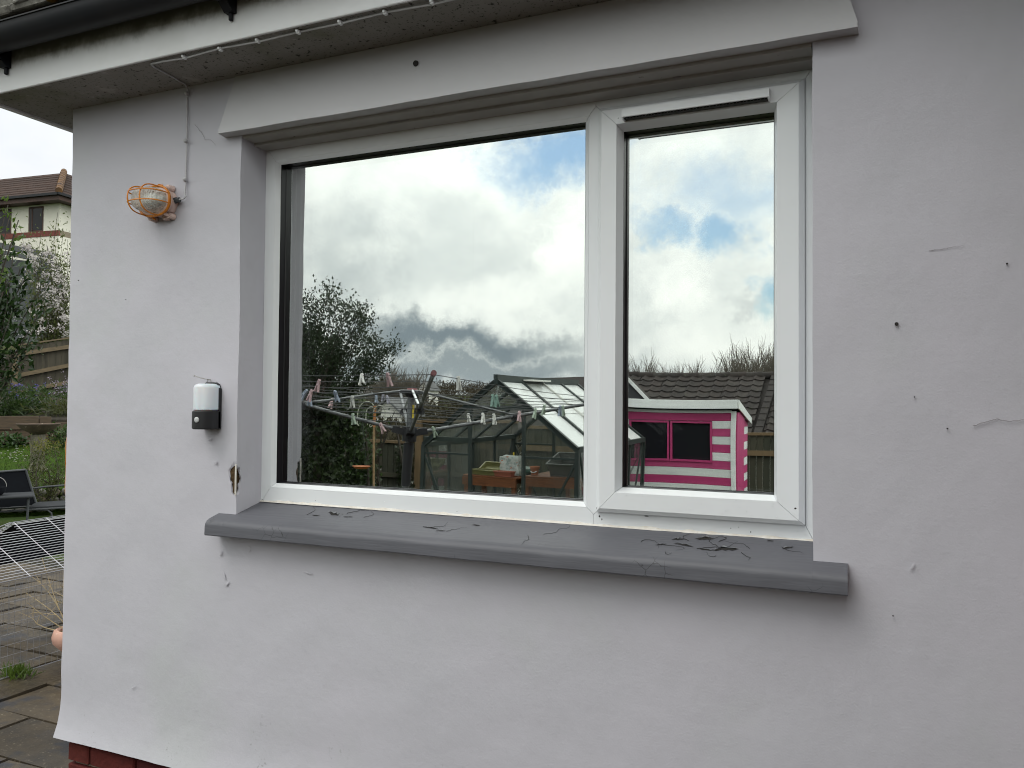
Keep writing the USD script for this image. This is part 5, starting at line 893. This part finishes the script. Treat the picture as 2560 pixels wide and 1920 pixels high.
def gpane(q, m=M_ghg): obj('pane', (np.array(q), np.array([[0, 1, 2, 3]]) if len(q) == 4 else np.array([[0, 1, 2]])), m, gh)
for sg in (-1, 1):
    for k in range(4):
        d0, d1 = GL*k/4+0.012, GL*(k+1)/4-0.012
        gpane([G(sg*hw, d0, GZ0+0.05), G(sg*hw, d1, GZ0+0.05), G(sg*hw, d1, GE-0.02), G(sg*hw, d0, GE-0.02)])
        if sg > 0: md = roof_z(0.5); gpane([G(hw-0.01, d0, GE+0.012), G(hw-0.01, d1, GE+0.012), G(0.5, d1, md), G(0.5, d0, md)], M_ghr); gpane([G(0.505, d0, md+0.004), G(0.505, d1, md+0.004), G(0.02, d1, GR-0.005), G(0.02, d0, GR-0.005)], M_ghr)
        else: gpane([G(-hw+0.01, d0, GE+0.012), G(-hw+0.01, d1, GE+0.012), G(-0.02, d1, GR-0.005), G(-0.02, d0, GR-0.005)])
    for d in (0.0, GL):
        gpane([G(sg*hw, d, GZ0+0.05), G(sg*0.335, d, GZ0+0.05), G(sg*0.335, d, 0.94), G(sg*hw, d, 0.94)]); gpane([G(sg*hw, d, 0.96), G(sg*0.335, d, 0.96), G(sg*0.335, d, roof_z(0.335)-0.02), G(sg*hw, d, GE-0.01)])
for d in (0.0, GL): gpane([G(-0.40, d, 1.51), G(0.40, d, 1.51), G(0, d, GR-0.03)])
gpane([G(-0.32, GL, GZ0+0.05), G(0.32, GL, GZ0+0.05), G(0.32, GL, 1.46), G(-0.32, GL, 1.46)])
# staging and what stands on it
M_stain = mat('orange_stained_timber', (0.17, 0.056, 0.018), (0.11, 0.038, 0.014), scale=9, rough=0.6, stretch=(1, 1, 5))
RG = np.array([gax, gdr, [0, 0, 1.0]]).T
def staging(label, a0, a1, d0, d1, zt):
    x = thing('staging_bench', label, 'bench', 'greenhouse staging')
    nb = max(2, int((d1-d0)/0.09))
    for k in range(nb): obj('slat', MB().box(G((a0+a1)/2, d0+(k+0.5)*(d1-d0)/nb, zt-0.012), (a1-a0, (d1-d0)/nb-0.014, 0.022), RG, bev=0.003), M_stain, x)
    for d in (d0, d1): obj('apron', MB().box(G((a0+a1)/2, d, zt-0.075), (a1-a0, 0.022, 0.10), RG), M_stain, x)
    for a in (a0+0.04, a1-0.04):
        for d in (d0+0.03, d1-0.03): obj('leg', MB().box(G(a, d, (zt+GZ0)/2-0.03), (0.05, 0.045, zt-GZ0-0.05), RG), M_stain, x)
staging('orange stained slatted staging inside the greenhouse door, left run', -0.74, -0.02, 0.55, 1.05, 0.66); staging('orange stained slatted staging inside the right side of the greenhouse', 0.08, 0.90, 0.55, 1.9, 0.69)
M_print = mat('printed_carrier_bag', (0.48, 0.50, 0.47), (0.26, 0.32, 0.31), scale=26, lo=0.5, hi=0.6, rough=0.6, stain=((0.45, 0.12, 0.05), 14.0, 0.60, 0.66)); bg = thing('carrier_bag', 'white patterned bag standing upright on the greenhouse staging', 'bag'); m = trimesh.creation.box((0.24, 0.14, 0.24)).subdivide().subdivide().subdivide(); v = m.vertices*1.0; v[:, 0] *= 1+0.12*(v[:, 2]+0.12); v += (np.stack([meshkit.fbm(v*14+k*9, 3) for k in range(3)], 1)-0.5)*0.05
obj('bag', (v @ RG.T+G(-0.20, 0.80, 0.785), m.faces), M_print, bg, smooth=60); obj('label_stick', MB().box(G(-0.15, 0.75, 0.90), (0.018, 0.004, 0.10), RG), M_yel, bg)
pt = thing('terracotta_pot', 'small orange terracotta pot with white curved mark on the staging', 'plant pot'); pc2 = G(0.15, 0.72, 0.692); M_terra = mat('terracotta', (0.34, 0.12, 0.06), (0.28, 0.10, 0.05), scale=20, rough=0.8)
obj('pot', MB().lathe([(0, 0), (0.042, 0), (0.054, 0.075), (0.061, 0.077), (0.063, 0.105), (0.056, 0.105), (0.05, 0.08), (0, 0.07)], pc2, 20), M_terra, pt, smooth=40); obj('mark', MB().tube([pc2+np.array([0.054*math.sin(a), 0.054*math.cos(a), 0.052-0.018*math.cos(a*1.6)]) for a in np.linspace(-0.8, 0.8, 9)], 0.005, 5), M_vent, pt)
M_tray = mat('olive_plastic_tray', (0.17, 0.16, 0.06), (0.13, 0.125, 0.05), scale=12, rough=0.5); M_gtray = mat('grey_plastic_tray', (0.10, 0.10, 0.095), rough=0.5)
def tray(name, label, c, w, d, h, m, tilt=0.0, grp=None):
    x = thing(name, label, 'tray', grp); R = RG @ rot((1, 0, 0), tilt)
    b = MB().box((0, 0, 0.004), (w, d, 0.008))
    for sx in (-1, 1): b.box((sx*w/2, 0, h/2), (0.008, d, h), rot((0, 1, 0), sx*14)); b.box((0, sx*d/2, h/2), (w, 0.008, h), rot((1, 0, 0), -sx*14))
    v, f = b.get(); obj('tray', (v @ R.T+c, f), m, x)
    rim = MB(); W2, D2 = w/2+h*0.14, d/2+h*0.14
    for p, q in (((-W2, -D2, h), (W2, -D2, h)), ((W2, -D2, h), (W2, D2, h)), ((W2, D2, h), (-W2, D2, h)), ((-W2, D2, h), (-W2, -D2, h))): rim.bar(p, q, 0.018, 0.012)
    v, f = rim.get(); obj('rim', (v @ R.T+c, f), m, x)
tray('seed_tray', 'olive seed tray leaning up behind another at the left of the staging', G(-0.50, 0.93, 0.70), 0.32, 0.22, 0.05, M_tray, 24); tray('seed_tray', 'olive seed tray lying flat at the left front of the staging', G(-0.49, 0.72, 0.663), 0.32, 0.22, 0.055, M_tray)
tray('plastic_trough', 'reddish plastic trough in front of the patterned bag', G(-0.21, 0.62, 0.663), 0.22, 0.10, 0.06, mat('reddish_plastic', (0.28, 0.09, 0.06), rough=0.5))
tray('propagator_lid', 'large grey translucent lid propped up on the right staging', G(0.62, 0.85, 0.74), 0.50, 0.36, 0.16, M_gtray, 16)
sk = thing('compost_sack', 'dark green sack lying behind the patterned bag', 'sack'); m = trimesh.creation.icosphere(3, 1.0); v = m.vertices*np.array([0.13, 0.10, 0.06]); v += (np.stack([meshkit.fbm(v*9+k*5, 3) for k in range(3)], 1)-0.5)*0.05; obj('sack', (v @ RG.T+G(-0.02, 0.95, 0.72), m.faces), mat('dark_green_plastic', (0.015, 0.05, 0.035), (0.03, 0.07, 0.05), scale=12, rough=0.35), sk, smooth=60)
# playhouse
M_pinkp = [mat(f'pink_paint_{w}', c, c2, scale=5, rough=0.55, stretch=(0.4, 1, 4)) for w, c, c2 in (('full', (0.36, 0.030, 0.125), (0.31, 0.027, 0.108)), ('worn', (0.38, 0.048, 0.145), (0.32, 0.034, 0.118)))]; M_whitep = [mat(f'white_paint_{w}', c, c2, scale=5, rough=0.55, stretch=(0.4, 1, 4)) for w, c, c2 in (('full', (0.62, 0.63, 0.62), (0.55, 0.56, 0.55)), ('worn', (0.58, 0.59, 0.57), (0.48, 0.50, 0.49)))]
ph = thing('playhouse', 'pink and white striped wooden playhouse with white roof edge', 'playhouse')
FY, PB, PXR, PXL = -8.70, -9.95, -1.495, -3.16
def pbox(name, x0, x1, y0, y1, z0, z1, m, bev=0.003, tilt=0): return obj(name, MB().box(((x0+x1)/2, (y0+y1)/2, (z0+z1)/2), (x1-x0, y1-y0, z1-z0), rot((1, 0, 0), tilt) if tilt else None, bev), m, ph)
nb = 0
for k in range(14):
    zt = 1.4325-0.1115*k; zb = zt-0.1095
    if zb < GZ0: break
    m = (M_pinkp if k % 2 == 0 else M_whitep)[k // 2 % 2]
    if 1 <= k <= 5: pbox('board', -1.81, -1.55, FY-0.012, FY+0.006, zb, zt, m, tilt=-2.5); pbox('board', PXL, -3.00, FY-0.012, FY+0.006, zb, zt, m, tilt=-2.5)
    else: pbox('board', PXL, -1.55, FY-0.012, FY+0.006, zb, zt, m, tilt=-2.5)
    pbox('side_board', PXR-0.012, PXR+0.006, PB, FY-0.03, zb, zt-(0.0), (M_pinkp if k % 2 else M_whitep)[0])
pbox('corner_trim', -1.555, -1.49, FY-0.01, FY+0.022, GZ0, 1.46, M_whitep[0]); pbox('corner_trim', PXR-0.0, PXR+0.024, FY-0.72, FY-0.012, GZ0, 1.44, M_pinkp[0]); pbox('header_trim', PXL, -1.55, FY-0.005, FY+0.018, 1.435, 1.475, M_whitep[1])
pbox('inner_shell', PXL, PXR-0.013, PB, FY-0.045, GZ0, 1.28, M_room, 0)
for x0, x1 in ((-2.99, -2.40), (-2.385, -1.805)):
    w = UsdGeom.Xform.Define(stage, numbered(path_of(ph), 'window')).GetPrim(); fw = 0.028
    for nm, a in (('frame_bar', (x0, x0+fw, 0.735, 1.315)), ('frame_bar', (x1-fw, x1, 0.735, 1.315)), ('frame_bar', (x0+fw, x1-fw, 1.287, 1.315)), ('frame_bar', (x0+fw, x1-fw, 0.735, 0.763))): obj(nm, MB().box(((a[0]+a[1])/2, FY+0.004, (a[2]+a[3])/2), (a[1]-a[0], 0.034, a[3]-a[2])), M_pinkp[0], w)
    obj('pane', MB().box(((x0+x1)/2, FY-0.015, 1.025), (x1-x0-0.03, 0.006, 0.56)), M_win, w)
r_s = math.atan2(0.30, 1.35)
roofq = np.array([(PXL-0.06, FY+0.10, 1.612), (PXR+0.03, FY+0.10, 1.612), (PXR+0.03, PB-0.08, 1.33), (PXL-0.06, PB-0.08, 1.33)]); v = np.vstack([roofq, roofq-[0, 0, 0.03]]); sixf = np.array([[0, 1, 2, 3], [7, 6, 5, 4], [0, 4, 5, 1], [1, 5, 6, 2], [2, 6, 7, 3], [3, 7, 4, 0]]); obj('roof', (v, sixf), mat('mineral_felt_green', (0.06, 0.07, 0.06), (0.09, 0.095, 0.085), scale=30, rough=0.9), ph)
pbox('roof_fascia', PXL-0.06, PXR+0.032, FY+0.10, FY+0.118, 1.495, 1.62, M_whitep[0])
v = np.array([(PXR+0.033, FY+0.10, 1.62), (PXR+0.033, PB-0.08, 1.338), (PXR+0.033, PB-0.08, 1.245), (PXR+0.033, FY+0.10, 1.50)]); v = np.vstack([v, v+[0.018, 0, 0]]); obj('side_fascia', (v, sixf), M_whitep[0], ph)
# timber fences behind, each run with its boards
M_gb = [mat(f'green_brown_board_{w}', a, b, scale=7, rough=0.9, spec=0.15, stretch=(1, 1, 0.15)) for w, a, b in (('dark', (0.050, 0.050, 0.036), (0.034, 0.036, 0.027)), ('mid', (0.064, 0.058, 0.042), (0.042, 0.042, 0.03)))]; M_tan = mat('tan_timber', (0.145, 0.096, 0.050), (0.105, 0.07, 0.037), scale=8, rough=0.85, stretch=(1, 1, 0.3))
def fence(label, x0, x1, y, zt, posts, rails=(0.35,), grp=None):
    x = thing('fence_panel', label, 'fence'); n = int((x1-x0)/0.105)
    for k in range(n): w = (x1-x0)/n; obj('board', MB().box((x0+(k+0.5)*w, y, (zt+GZ0)/2), (w-0.004, 0.018, zt-GZ0-0.02+0.01*rg_.random()), rot((0, 0, 1), 5)), M_gb[rg_.integers(2)], x)
    obj('cap_rail', MB().box(((x0+x1)/2, y+0.01, zt), (x1-x0, 0.05, 0.045)), M_tan, x)
    for z in rails: obj('rail', MB().box(((x0+x1)/2, y+0.03, z), (x1-x0, 0.035, 0.08)), M_gb[1] if z < 0.6 else M_tan, x)
    for p in posts: obj('post', MB().box((p[0], y+0.04, (p[1]+GZ0)/2), (0.10, 0.09, p[1]-GZ0), bev=0.005), M_tan, x)
fence('low dark board fence with tan top rail left of the tan post', -9.6, -6.62, -8.80, 0.90, ((-8.4, 0.98),), rails=(0.36,)); fence('taller dark board fence seen behind the greenhouse door', -6.44, -4.75, -8.82, 1.24, ((-6.47, 1.24),), rails=(0.4,)); fence('dark board fence between the greenhouse and the playhouse', -4.73, -3.45, -8.95, 1.16, ((-3.9, 1.20),), rails=(0.86, 0.4)); fence('green brown board fence right of the playhouse', -2.2, 1.8, -10.85, 1.06, ((1.0, 1.08),), rails=(0.76,))
# bird feeder pole
M_iron = mat('rusty_tan_pole', (0.24, 0.17, 0.09), (0.17, 0.10, 0.05), scale=20, rough=0.8); M_hook = mat('pale_hook_rod', (0.32, 0.33, 0.27), rough=0.6)
fp = thing('bird_feeder_pole', 'thin tan garden pole with curled feeder hooks before the dark ivy', 'feeder pole'); f0 = np.array([-4.555, -4.6, 0])
obj('pole', MB().tube([f0+[-0.008, 0, GZ0], f0+[0, 0, 1.30]], 0.012, 8), M_iron, fp, smooth=50); obj('socket', MB().tube([f0+[0, 0, 1.28], f0+[0.002, 0, 1.50]], 0.015, 8), mat('orange_rust_sleeve', (0.28, 0.11, 0.035), rough=0.8), fp, smooth=50)
for sx, R_, drop in ((-1, 0.058, 0.06), (1, 0.07, 0.05), (-1, 0.11, 0.10)):
    q = [f0+np.array([0, 0, 1.42])]+[f0+np.array([sx*R_*(1-math.cos(a)), 0.02*sx, 1.42+R_*1.1*math.sin(a)]) for a in np.linspace(0, PI, 14)]+[f0+np.array([sx*R_*2, 0.02*sx, 1.42-drop]), f0+np.array([sx*R_*2-sx*0.02, 0.02*sx, 1.42-drop-0.03])]; obj('hook', MB().tube(q, 0.0055, 6), M_hook, fp, smooth=60)
obj('scroll', MB().tube([f0+np.array([-0.015-0.035*(1-t)*math.cos(t*9)-0.03, 0, 1.30+0.035*(1-t)*math.sin(t*9)]) for t in np.linspace(0, 0.85, 24)], 0.004, 5), M_hook, fp, smooth=60)
dish = thing('feeder_dish', 'shallow orange dish hanging in front of the dark ivy', 'feeder'); m_or = mat('orange_dish', (0.36, 0.11, 0.03), rough=0.6); dc = np.array([-4.685, -4.57, 0.86])
obj('dish', MB().lathe([(0, 0), (0.06, 0.0), (0.088, 0.022), (0.092, 0.022), (0.062, -0.004), (0, -0.004)], dc, 20), m_or, dish, smooth=40)
for a in (0.3, 2.4, 4.5): obj('chain', MB().tube([dc+[0.088*math.cos(a), 0.088*math.sin(a), 0.02], np.array([-4.685, -4.59, 1.33])], 0.0014, 4), M_cord, dish)
# evergreen tree and ivy at the left
r = np.random.default_rng(41); root = np.array([-6.75, -6.5, GZ0]); tips = [np.array([-7.15+r.normal(0, 0.5), -6.5+r.normal(0, 0.4), r.uniform(1.55, 2.7)]) for k in range(64)]+[np.array(a) for a in ((-6.43, -6.3, 3.02), (-6.50, -6.4, 2.9), (-6.80, -6.3, 2.90), (-6.95, -6.3, 2.95), (-5.86, -6.2, 2.72), (-5.95, -6.3, 2.66), (-6.08, -6.2, 2.72), (-6.2, -6.4, 2.78), (-5.80, -6.2, 2.55), (-5.70, -6.2, 2.33), (-5.62, -6.2, 2.15), (-5.33, -6.15, 2.23), (-5.44, -6.15, 2.17), (-5.52, -6.2, 1.98), (-5.66, -6.2, 1.92), (-5.75, -6.2, 2.1), (-5.85, -6.2, 1.85), (-6.35, -6.3, 2.8), (-6.62, -6.3, 2.75), (-5.98, -6.3, 2.4), (-7.2, -6.3, 2.95), (-7.5, -6.4, 2.8), (-7.3, -6.4, 2.5))]
L_ever = leaf_mat('evergreen_leaf', (0.018, 0.032, 0.012), (0.036, 0.058, 0.022), scale=2.5, rough=0.45, trans=0.15)
def tree(name, label, root, tips, n, size, m, spread, seed, fork=1.0, twig=0.02, cat='tree', group=None):
    r = np.random.default_rng(seed); x = thing(name, label, cat, group); V = []; F = []; k = 0; st = MB(); fk = root+np.array([0.0, 0, fork]); st.tube([root, root+(fk-root)*0.5+r.normal(0, 0.03, 3), fk], [0.08, 0.07, 0.055], 8, False)
    for tip in tips:
        t0 = fk+(tip-fk)*0.35+r.normal(0, 0.06, 3); st.tube([fk, t0], [twig, twig*0.7], 5, False); P, D, line = spray(t0, tip, r, n, spread, 0.05); st.tube(line, np.linspace(twig*0.6, twig*0.15, 7), 4, False); v, f = leaves(P, D, size, r, 0.5, jit=0.6); V.append(v); F.append(f+k); k += len(v)
        q = tip+r.normal(0, spread*0.9, (n // 2, 3)); v, f = leaves(q, r.normal(0, 1, q.shape)+[0, 0, 0.6], size, r, 0.5, jit=0.4); V.append(v); F.append(f+k); k += len(v)
    obj('trunk', st, M_bark, x, smooth=40); obj('crown', (np.vstack(V), np.vstack(F)), m, x, kind='stuff'); return x
tree('evergreen_tree', 'dark small-leaved evergreen tree standing above the ivy', root, tips, 240, 0.045, L_ever, 0.085, 42, fork=1.55)
r = np.random.default_rng(43); iv = thing('ivy_mass', 'dense dark ivy covering the fence end below the evergreen tree', 'ivy'); n = 15000; P = np.stack([r.uniform(-8.2, -5.9, n), r.uniform(-7.3, -6.2, n), r.uniform(GZ0, 1.75, n)], 1); P[:, 0] -= 0.25*(meshkit.fbm(P*1.7, 3)-0.4)*3*(P[:, 0] > -6.3); P[:, 1] += 0.5*(meshkit.fbm(P*2.3+4, 3)-0.5); ok = (P[:, 0] < -6.30+0.25*(meshkit.fbm(P*[0, 0, 2.2]+[3, 3, 0], 2)-0.5)*2) & (P[:, 2] < 1.25+0.7*meshkit.fbm(P*[1.5, 0, 0]+[0, 7, 7], 3)); P = P[ok]; v, f = leaves(P, r.normal(0, 0.6, P.shape)+[0.1, 0.5, -0.5], 0.075, r, 0.75, jit=0.4)
L_ivy = leaf_mat('ivy_leaf', (0.010, 0.018, 0.006), (0.030, 0.050, 0.012), scale=1.8, rough=0.45, trans=0.12); obj('foliage', (v, f), L_ivy, iv, kind='stuff'); st = MB()
for k in range(10): x = -8.1+0.26*k; st.tube([(x, -7.2, GZ0), (x+r.normal(0, .1), -7.2, 0.5), (x+r.normal(0, .15), -7.15, 1.3)], [0.03, 0.024, 0.012], 5)
obj('stems', st, M_bark, iv)
n = 1500; P = np.stack([-6.24+r.normal(0, 0.12, n), -6.8+r.normal(0, 0.15, n), r.uniform(GZ0, 1.45, n)], 1); v, f = leaves(P, r.normal(0, 0.6, P.shape)+[0, 0.4, -0.4], 0.065, r, 0.7); x = thing('climbing_shrub', 'lighter green climbing shrub at the edge of the dark ivy', 'shrub'); obj('foliage', (v, f), L_mid, x, kind='stuff'); obj('stem', MB().tube([(-6.12, -6.85, GZ0), (-6.1, -6.82, 0.6), (-6.14, -6.8, 1.3)], [0.025, 0.02, 0.008], 6), M_bark, x)
n = 420; P = np.stack([-6.98+r.normal(0, 0.07, n)+0.3, -8.70+r.normal(0, 0.04, n), r.uniform(0.1, 0.85, n)], 1); v, f = leaves(P, r.normal(0, 0.6, P.shape)+[0, 0.5, -0.3], 0.06, r, 0.7); x = thing('climbing_shrub', 'thin dark creeper on the low board fence near the tan post', 'shrub'); obj('foliage', (v, f), L_ivy, x, kind='stuff'); obj('stem', MB().tube([(-6.68, -8.76, GZ0), (-6.7, -8.76, 0.4), (-6.67, -8.76, 0.85)], [0.015, 0.012, 0.006], 5), M_bark, x)
# tiled bungalow beyond the playhouse
M_nt = [mat(f'dark_interlocking_tile_{w}', a, b, scale=6, rough=0.85, spec=0.2, stain=((0.055, 0.055, 0.035), 8.0, 0.6, 0.7)) for w, a, b in (('brown', (0.042, 0.033, 0.030), (0.028, 0.024, 0.022)), ('grey', (0.050, 0.042, 0.038), (0.033, 0.029, 0.027)), ('dark', (0.034, 0.028, 0.026), (0.024, 0.021, 0.020)))]
nb_ = thing('tiled_bungalow', 'long bungalow with dark brown tiled roof behind the playhouse', 'house')
RY_, RZR, EY, EZ_ = -20.0, 2.36, -17.0, 0.80; run_ = RY_-EY; rise = RZR-EZ_; pitch = math.atan2(rise, -run_); LS = math.hypot(rise, run_)
def roof_pt(x, s, n=0.0): return np.array([x, EY-math.cos(pitch)*s-math.sin(pitch)*(-n) if 0 else EY-math.cos(pitch)*s, EZ_+math.sin(pitch)*s])+n*np.array([0, math.sin(pitch), math.cos(pitch)])
def ntile(x, s, m, w=0.335, g=0.385, lift=0.0):
    xs = np.array([0, 0.10, 0.16, 0.22, 0.30, 0.38, 0.62, 0.72, 0.82, 0.90, 1.0])*w; hs = np.array([0.012, 0.012, 0.030, 0.046, 0.050, 0.034, 0.006, 0.004, 0.006, 0.012, 0.014]); v = []
    for ss, n in ((s, 0.045+lift), (s+g, 0.010+lift)):
        for a, h in zip(xs, hs): v.append(roof_pt(x+a, ss, n+h))
    for a, h in zip(xs, hs): v.append(roof_pt(x+a, s, lift-0.005))
    k = len(xs); f = [[i, i+1, k+i+1, k+i] for i in range(k-1)]+[[2*k+i, 2*k+i+1, i+1, i] for i in range(k-1)]; return np.array(v), np.array(f)
NC = 10; gauge = LS/NC
for c in range(NC):
    for k in range(-1, 14):
        x = -6.62+0.335*k+0.008*rg_.normal(); 
        if x > -2.30: continue
        obj('tile', ntile(x, c*gauge-0.03+0.006*rg_.normal(), M_nt[rg_.integers(3)]), M_nt[rg_.integers(3)], nb_, smooth=40)
    for k in range(9): obj('tile', ntile(-2.02+0.335*k+0.014*c*0.9, c*gauge-0.12+0.006*rg_.normal(), None, lift=-0.05), M_nt[rg_.integers(3)], nb_, smooth=40)
for c in range(NC): obj('verge_tile', MB().bar(roof_pt(-2.12+0.010*c, c*gauge-0.05, 0.05), roof_pt(-2.11+0.010*c, c*gauge+gauge, 0.03), 0.17, 0.07), M_nt[2], nb_)
for k in range(20): x = -7.0+0.42*k; obj('ridge_tile', MB().tube([(x, RY_, RZR+0.01), (x+0.44, RY_, RZR+0.02)], [0.10, 0.11], 8), M_nt[k % 3], nb_, smooth=50)
deck = np.array([(-9, EY+0.1, EZ_-0.10), (3, EY+0.1, EZ_-0.10), (3, RY_, RZR-0.06), (-9, RY_, RZR-0.06), (3, RY_-3.2, EZ_-0.10), (-9, RY_-3.2, EZ_-0.10)]); obj('roof', (deck, np.array([[0, 1, 2, 3], [3, 2, 4, 5]])), M_nt[2], nb_)
obj('wall', MB().box((-3.0, -20.1, -0.9), (11.6, 5.8, 3.2)), M_cream, nb_); obj('gutter', MB().tube([(-9, EY+0.16, EZ_-0.06), (3, EY+0.16, EZ_-0.06)], 0.055, 8), mat('brown_gutter', (0.09, 0.07, 0.055), rough=0.5), nb_, smooth=50)
og = thing('gabled_outbuilding', 'small dark gabled roof with white bargeboard left of the playhouse', 'outbuilding'); ax0, az0 = -5.0, 2.40
for sg in (-1, 1):
    obj('bargeboard', MB().bar((ax0, -15.0, az0), (ax0+sg*1.15, -15.0, az0-1.17), 0.03, 0.075, up=(0, 0, 1)), M_whitep[0], og); q = np.array([(ax0, -15.02, az0), (ax0+sg*1.15, -15.02, az0-1.17), (ax0+sg*1.15, -15.5, az0-1.17), (ax0, -15.5, az0)]); obj('roof', (np.vstack([q, q-[0, 0, 0.06]]), sixf), M_nt[1], og)
obj('wall', MB().extrude(Polygon([(-1.0, -3.2), (1.0, -3.2), (1.0, -1.05), (0, -0.06), (-1.0, -1.05)]), (ax0, -15.04, az0), (1, 0, 0), (0, 0, 1), (0, -0.42, 0)), mat('dark_slate_wall', (0.035, 0.036, 0.04), rough=0.8), og)
# bare trees behind the bungalow and at the left
r = np.random.default_rng(51)
ORD = 'first second third fourth fifth sixth seventh eighth ninth tenth eleventh twelfth thirteenth'.split()
def bare_tree(label, x, y, zt, spread, seed, group):
    rr = np.random.default_rng(seed); z0 = float(ground_z(np.array([x]), np.array([y]))[0])-0.1; H_ = (zt-z0); t = thing('bare_tree', label, 'tree', group); mb = bare(rr, (0, 0, 0), 0.55, spread, 4, 15, 0.9, 0.017); v, f = mb.get(); v = v*(H_/np.percentile(v[:, 2], 99.9)); fv = f
    low = v[f].max(1)[:, 2] < H_*0.22; k = f[low]; obj('trunk', (v+[x, y, z0], k), M_twig, t); obj('crown', (v+[x, y, z0], f[~low]), M_twig, t, kind='stuff')
for i, (x, zt) in enumerate(((-10.3, 3.85), (-9.4, 3.9), (-8.6, 3.6), (-7.9, 3.3), (-7.0, 3.3), (-6.5, 3.55), (-5.9, 3.95), (-5.3, 4.05), (-4.8, 4.0), (-4.3, 4.35), (-3.8, 4.5), (-3.3, 4.45), (-2.7, 4.4))): bare_tree(ORD[i]+' leafless tree from the left behind the dark tiled roof', x, -33-r.uniform(0, 3), zt, 0.62, 60+i, 'leafless trees behind the tiled roof')
for i, (x, zt) in enumerate(((-41.2, 4.6), (-39.6, 5.1), (-38.0, 4.6), (-36.9, 4.0))): bare_tree(ORD[i]+' leafless tree from the left beyond the evergreen tree', x, -60-r.uniform(0, 2), zt, 0.6, 80+i, 'leafless trees right of the evergreen')
# pale houses in the valley
M_gh2 = mat('grey_slate_roof', (0.10, 0.10, 0.105), (0.14, 0.14, 0.14), scale=3, rough=0.8); M_wh = mat('white_house_render', (0.62, 0.60, 0.56), (0.56, 0.54, 0.50), scale=1, rough=0.85)
def far_house(label, x, y, zp, w, d, hgt, turn):
    t = thing('valley_house', label, 'house', 'pale houses in the valley'); R = rot((0, 0, 1), turn); c = np.array([x, y, 0]); z0 = float(ground_z(np.array([x]), np.array([y]))[0])-0.5
    def P(a, b, z): return R @ np.array([a, b, 0])+c+[0, 0, z]
    ze = zp-hgt; v = [P(-w/2, 0, z0), P(w/2, 0, z0), P(w/2, 0, ze), P(0, 0, zp), P(-w/2, 0, ze)]; v = np.array(v+[q+R @ np.array([0, -d, 0]) for q in v]); f = np.array([[0, 1, 2], [0, 2, 4], [4, 2, 3], [5, 7, 6], [5, 9, 7], [9, 8, 7], [0, 5, 6], [0, 6, 1], [1, 6, 7], [1, 7, 2], [4, 9, 5], [4, 5, 0]]); obj('wall', (v, f), M_wh, t)
    for sg in (-1, 1): q = np.array([P(0, 0.2, zp+0.1), P(sg*(w/2+0.25), 0.2, ze-0.12), P(sg*(w/2+0.25), -d-0.2, ze-0.12), P(0, -d-0.2, zp+0.1)]); obj('roof', (np.vstack([q, q-[0, 0, 0.12]]), sixf), M_gh2, t)
    for a, z in ((-w*0.22, ze-1.2), (w*0.22, ze-1.2)): obj('window', MB().box(P(a, 0.02, z), (w*0.16, 0.08, 0.9), R), M_win, t)
far_house('white gabled house seen between the clothes line cords left of the pole', -21.75, -32, 1.60, 1.9, 1.2, 0.62, 12); far_house('small pale house just left of the rotary pole', -47.2, -75, 2.3, 2.3, 2.0, 0.9, -10); far_house('cream house beside the raised arm of the clothes line', -53.1, -90, 3.9, 2.0, 2.0, 0.9, 8)
# wooded hills: undergrowth and far trees as one mass
L_wood = leaf_mat('winter_wood', (0.050, 0.040, 0.026), (0.085, 0.066, 0.040), scale=0.05, rough=0.95, trans=0.1); L_hedge = leaf_mat('winter_hedge', (0.038, 0.034, 0.018), (0.070, 0.058, 0.030), scale=0.3, rough=0.95, trans=0.1)
r = np.random.default_rng(71); V = []; F = []; k = 0
for i in range(1500):
    a = math.radians(r.uniform(14, 52)); d = 90+190*r.random()**0.7; x, y = -d*math.sin(a), -d*math.cos(a); z = float(ground_z(np.array([x]), np.array([y]))[0]); h = r.uniform(2.2, 4.6)*(0.7+0.6*meshkit.noise(np.array([[x/25, y/25, 1]]))[0]); n = 60
    P = np.stack([r.normal(0, h*0.26, n), r.normal(0, h*0.26, n), h*r.beta(2.2, 1.6, n)], 1); v, f = leaves(P+[x, y, z], P-[0, 0, h*0.1], h*0.16, r, 0.30, jit=0.5); V.append(v); F.append(f+k); k += len(v)
tag(obj('woodland', (np.vstack(V), np.vstack(F)), L_wood), 'brown leafless woodland covering the far hillside', 'woodland', kind='stuff')
V = []; F = []; k = 0
for i in range(420):
    a = math.radians(r.uniform(14, 44)); d = r.uniform(14, 34); x, y = -d*math.sin(a), -d*math.cos(a)
    if y > -11.5 or (x > -7.4 and y > -25): continue
    z = float(ground_z(np.array([x]), np.array([y]))[0]); zt = 0.25+0.6*r.random(); n = 70; P = np.stack([r.normal(0, 0.55, n), r.normal(0, 0.55, n), (zt-z)*r.beta(2.5, 1.2, n)], 1); v, f = leaves(P+[x, y, z], P*[1, 1, 0]+[0, 0, 1.0], 0.42, r, 0.16, jit=0.5); V.append(v); F.append(f+k); k += len(v)
for i in range(170):
    a = math.radians(r.uniform(22, 37)); d = r.uniform(40, 72); x, y = -d*math.sin(a), -d*math.cos(a); z = float(ground_z(np.array([x]), np.array([y]))[0]); zt = 1.55-d*0.016+0.35*r.normal(); n = 60; P = np.stack([r.normal(0, 0.9, n), r.normal(0, 0.9, n), (zt-z)*r.beta(3.0, 1.2, n)], 1); v, f = leaves(P+[x, y, z], P*[1, 1, 0]+[0, 0, 1.0], 0.7, r, 0.2, jit=0.5); V.append(v); F.append(f+k); k += len(v)
tag(obj('undergrowth', (np.vstack(V), np.vstack(F)), L_hedge), 'tangled brown winter hedges beyond the garden fence', 'hedge', kind='stuff')
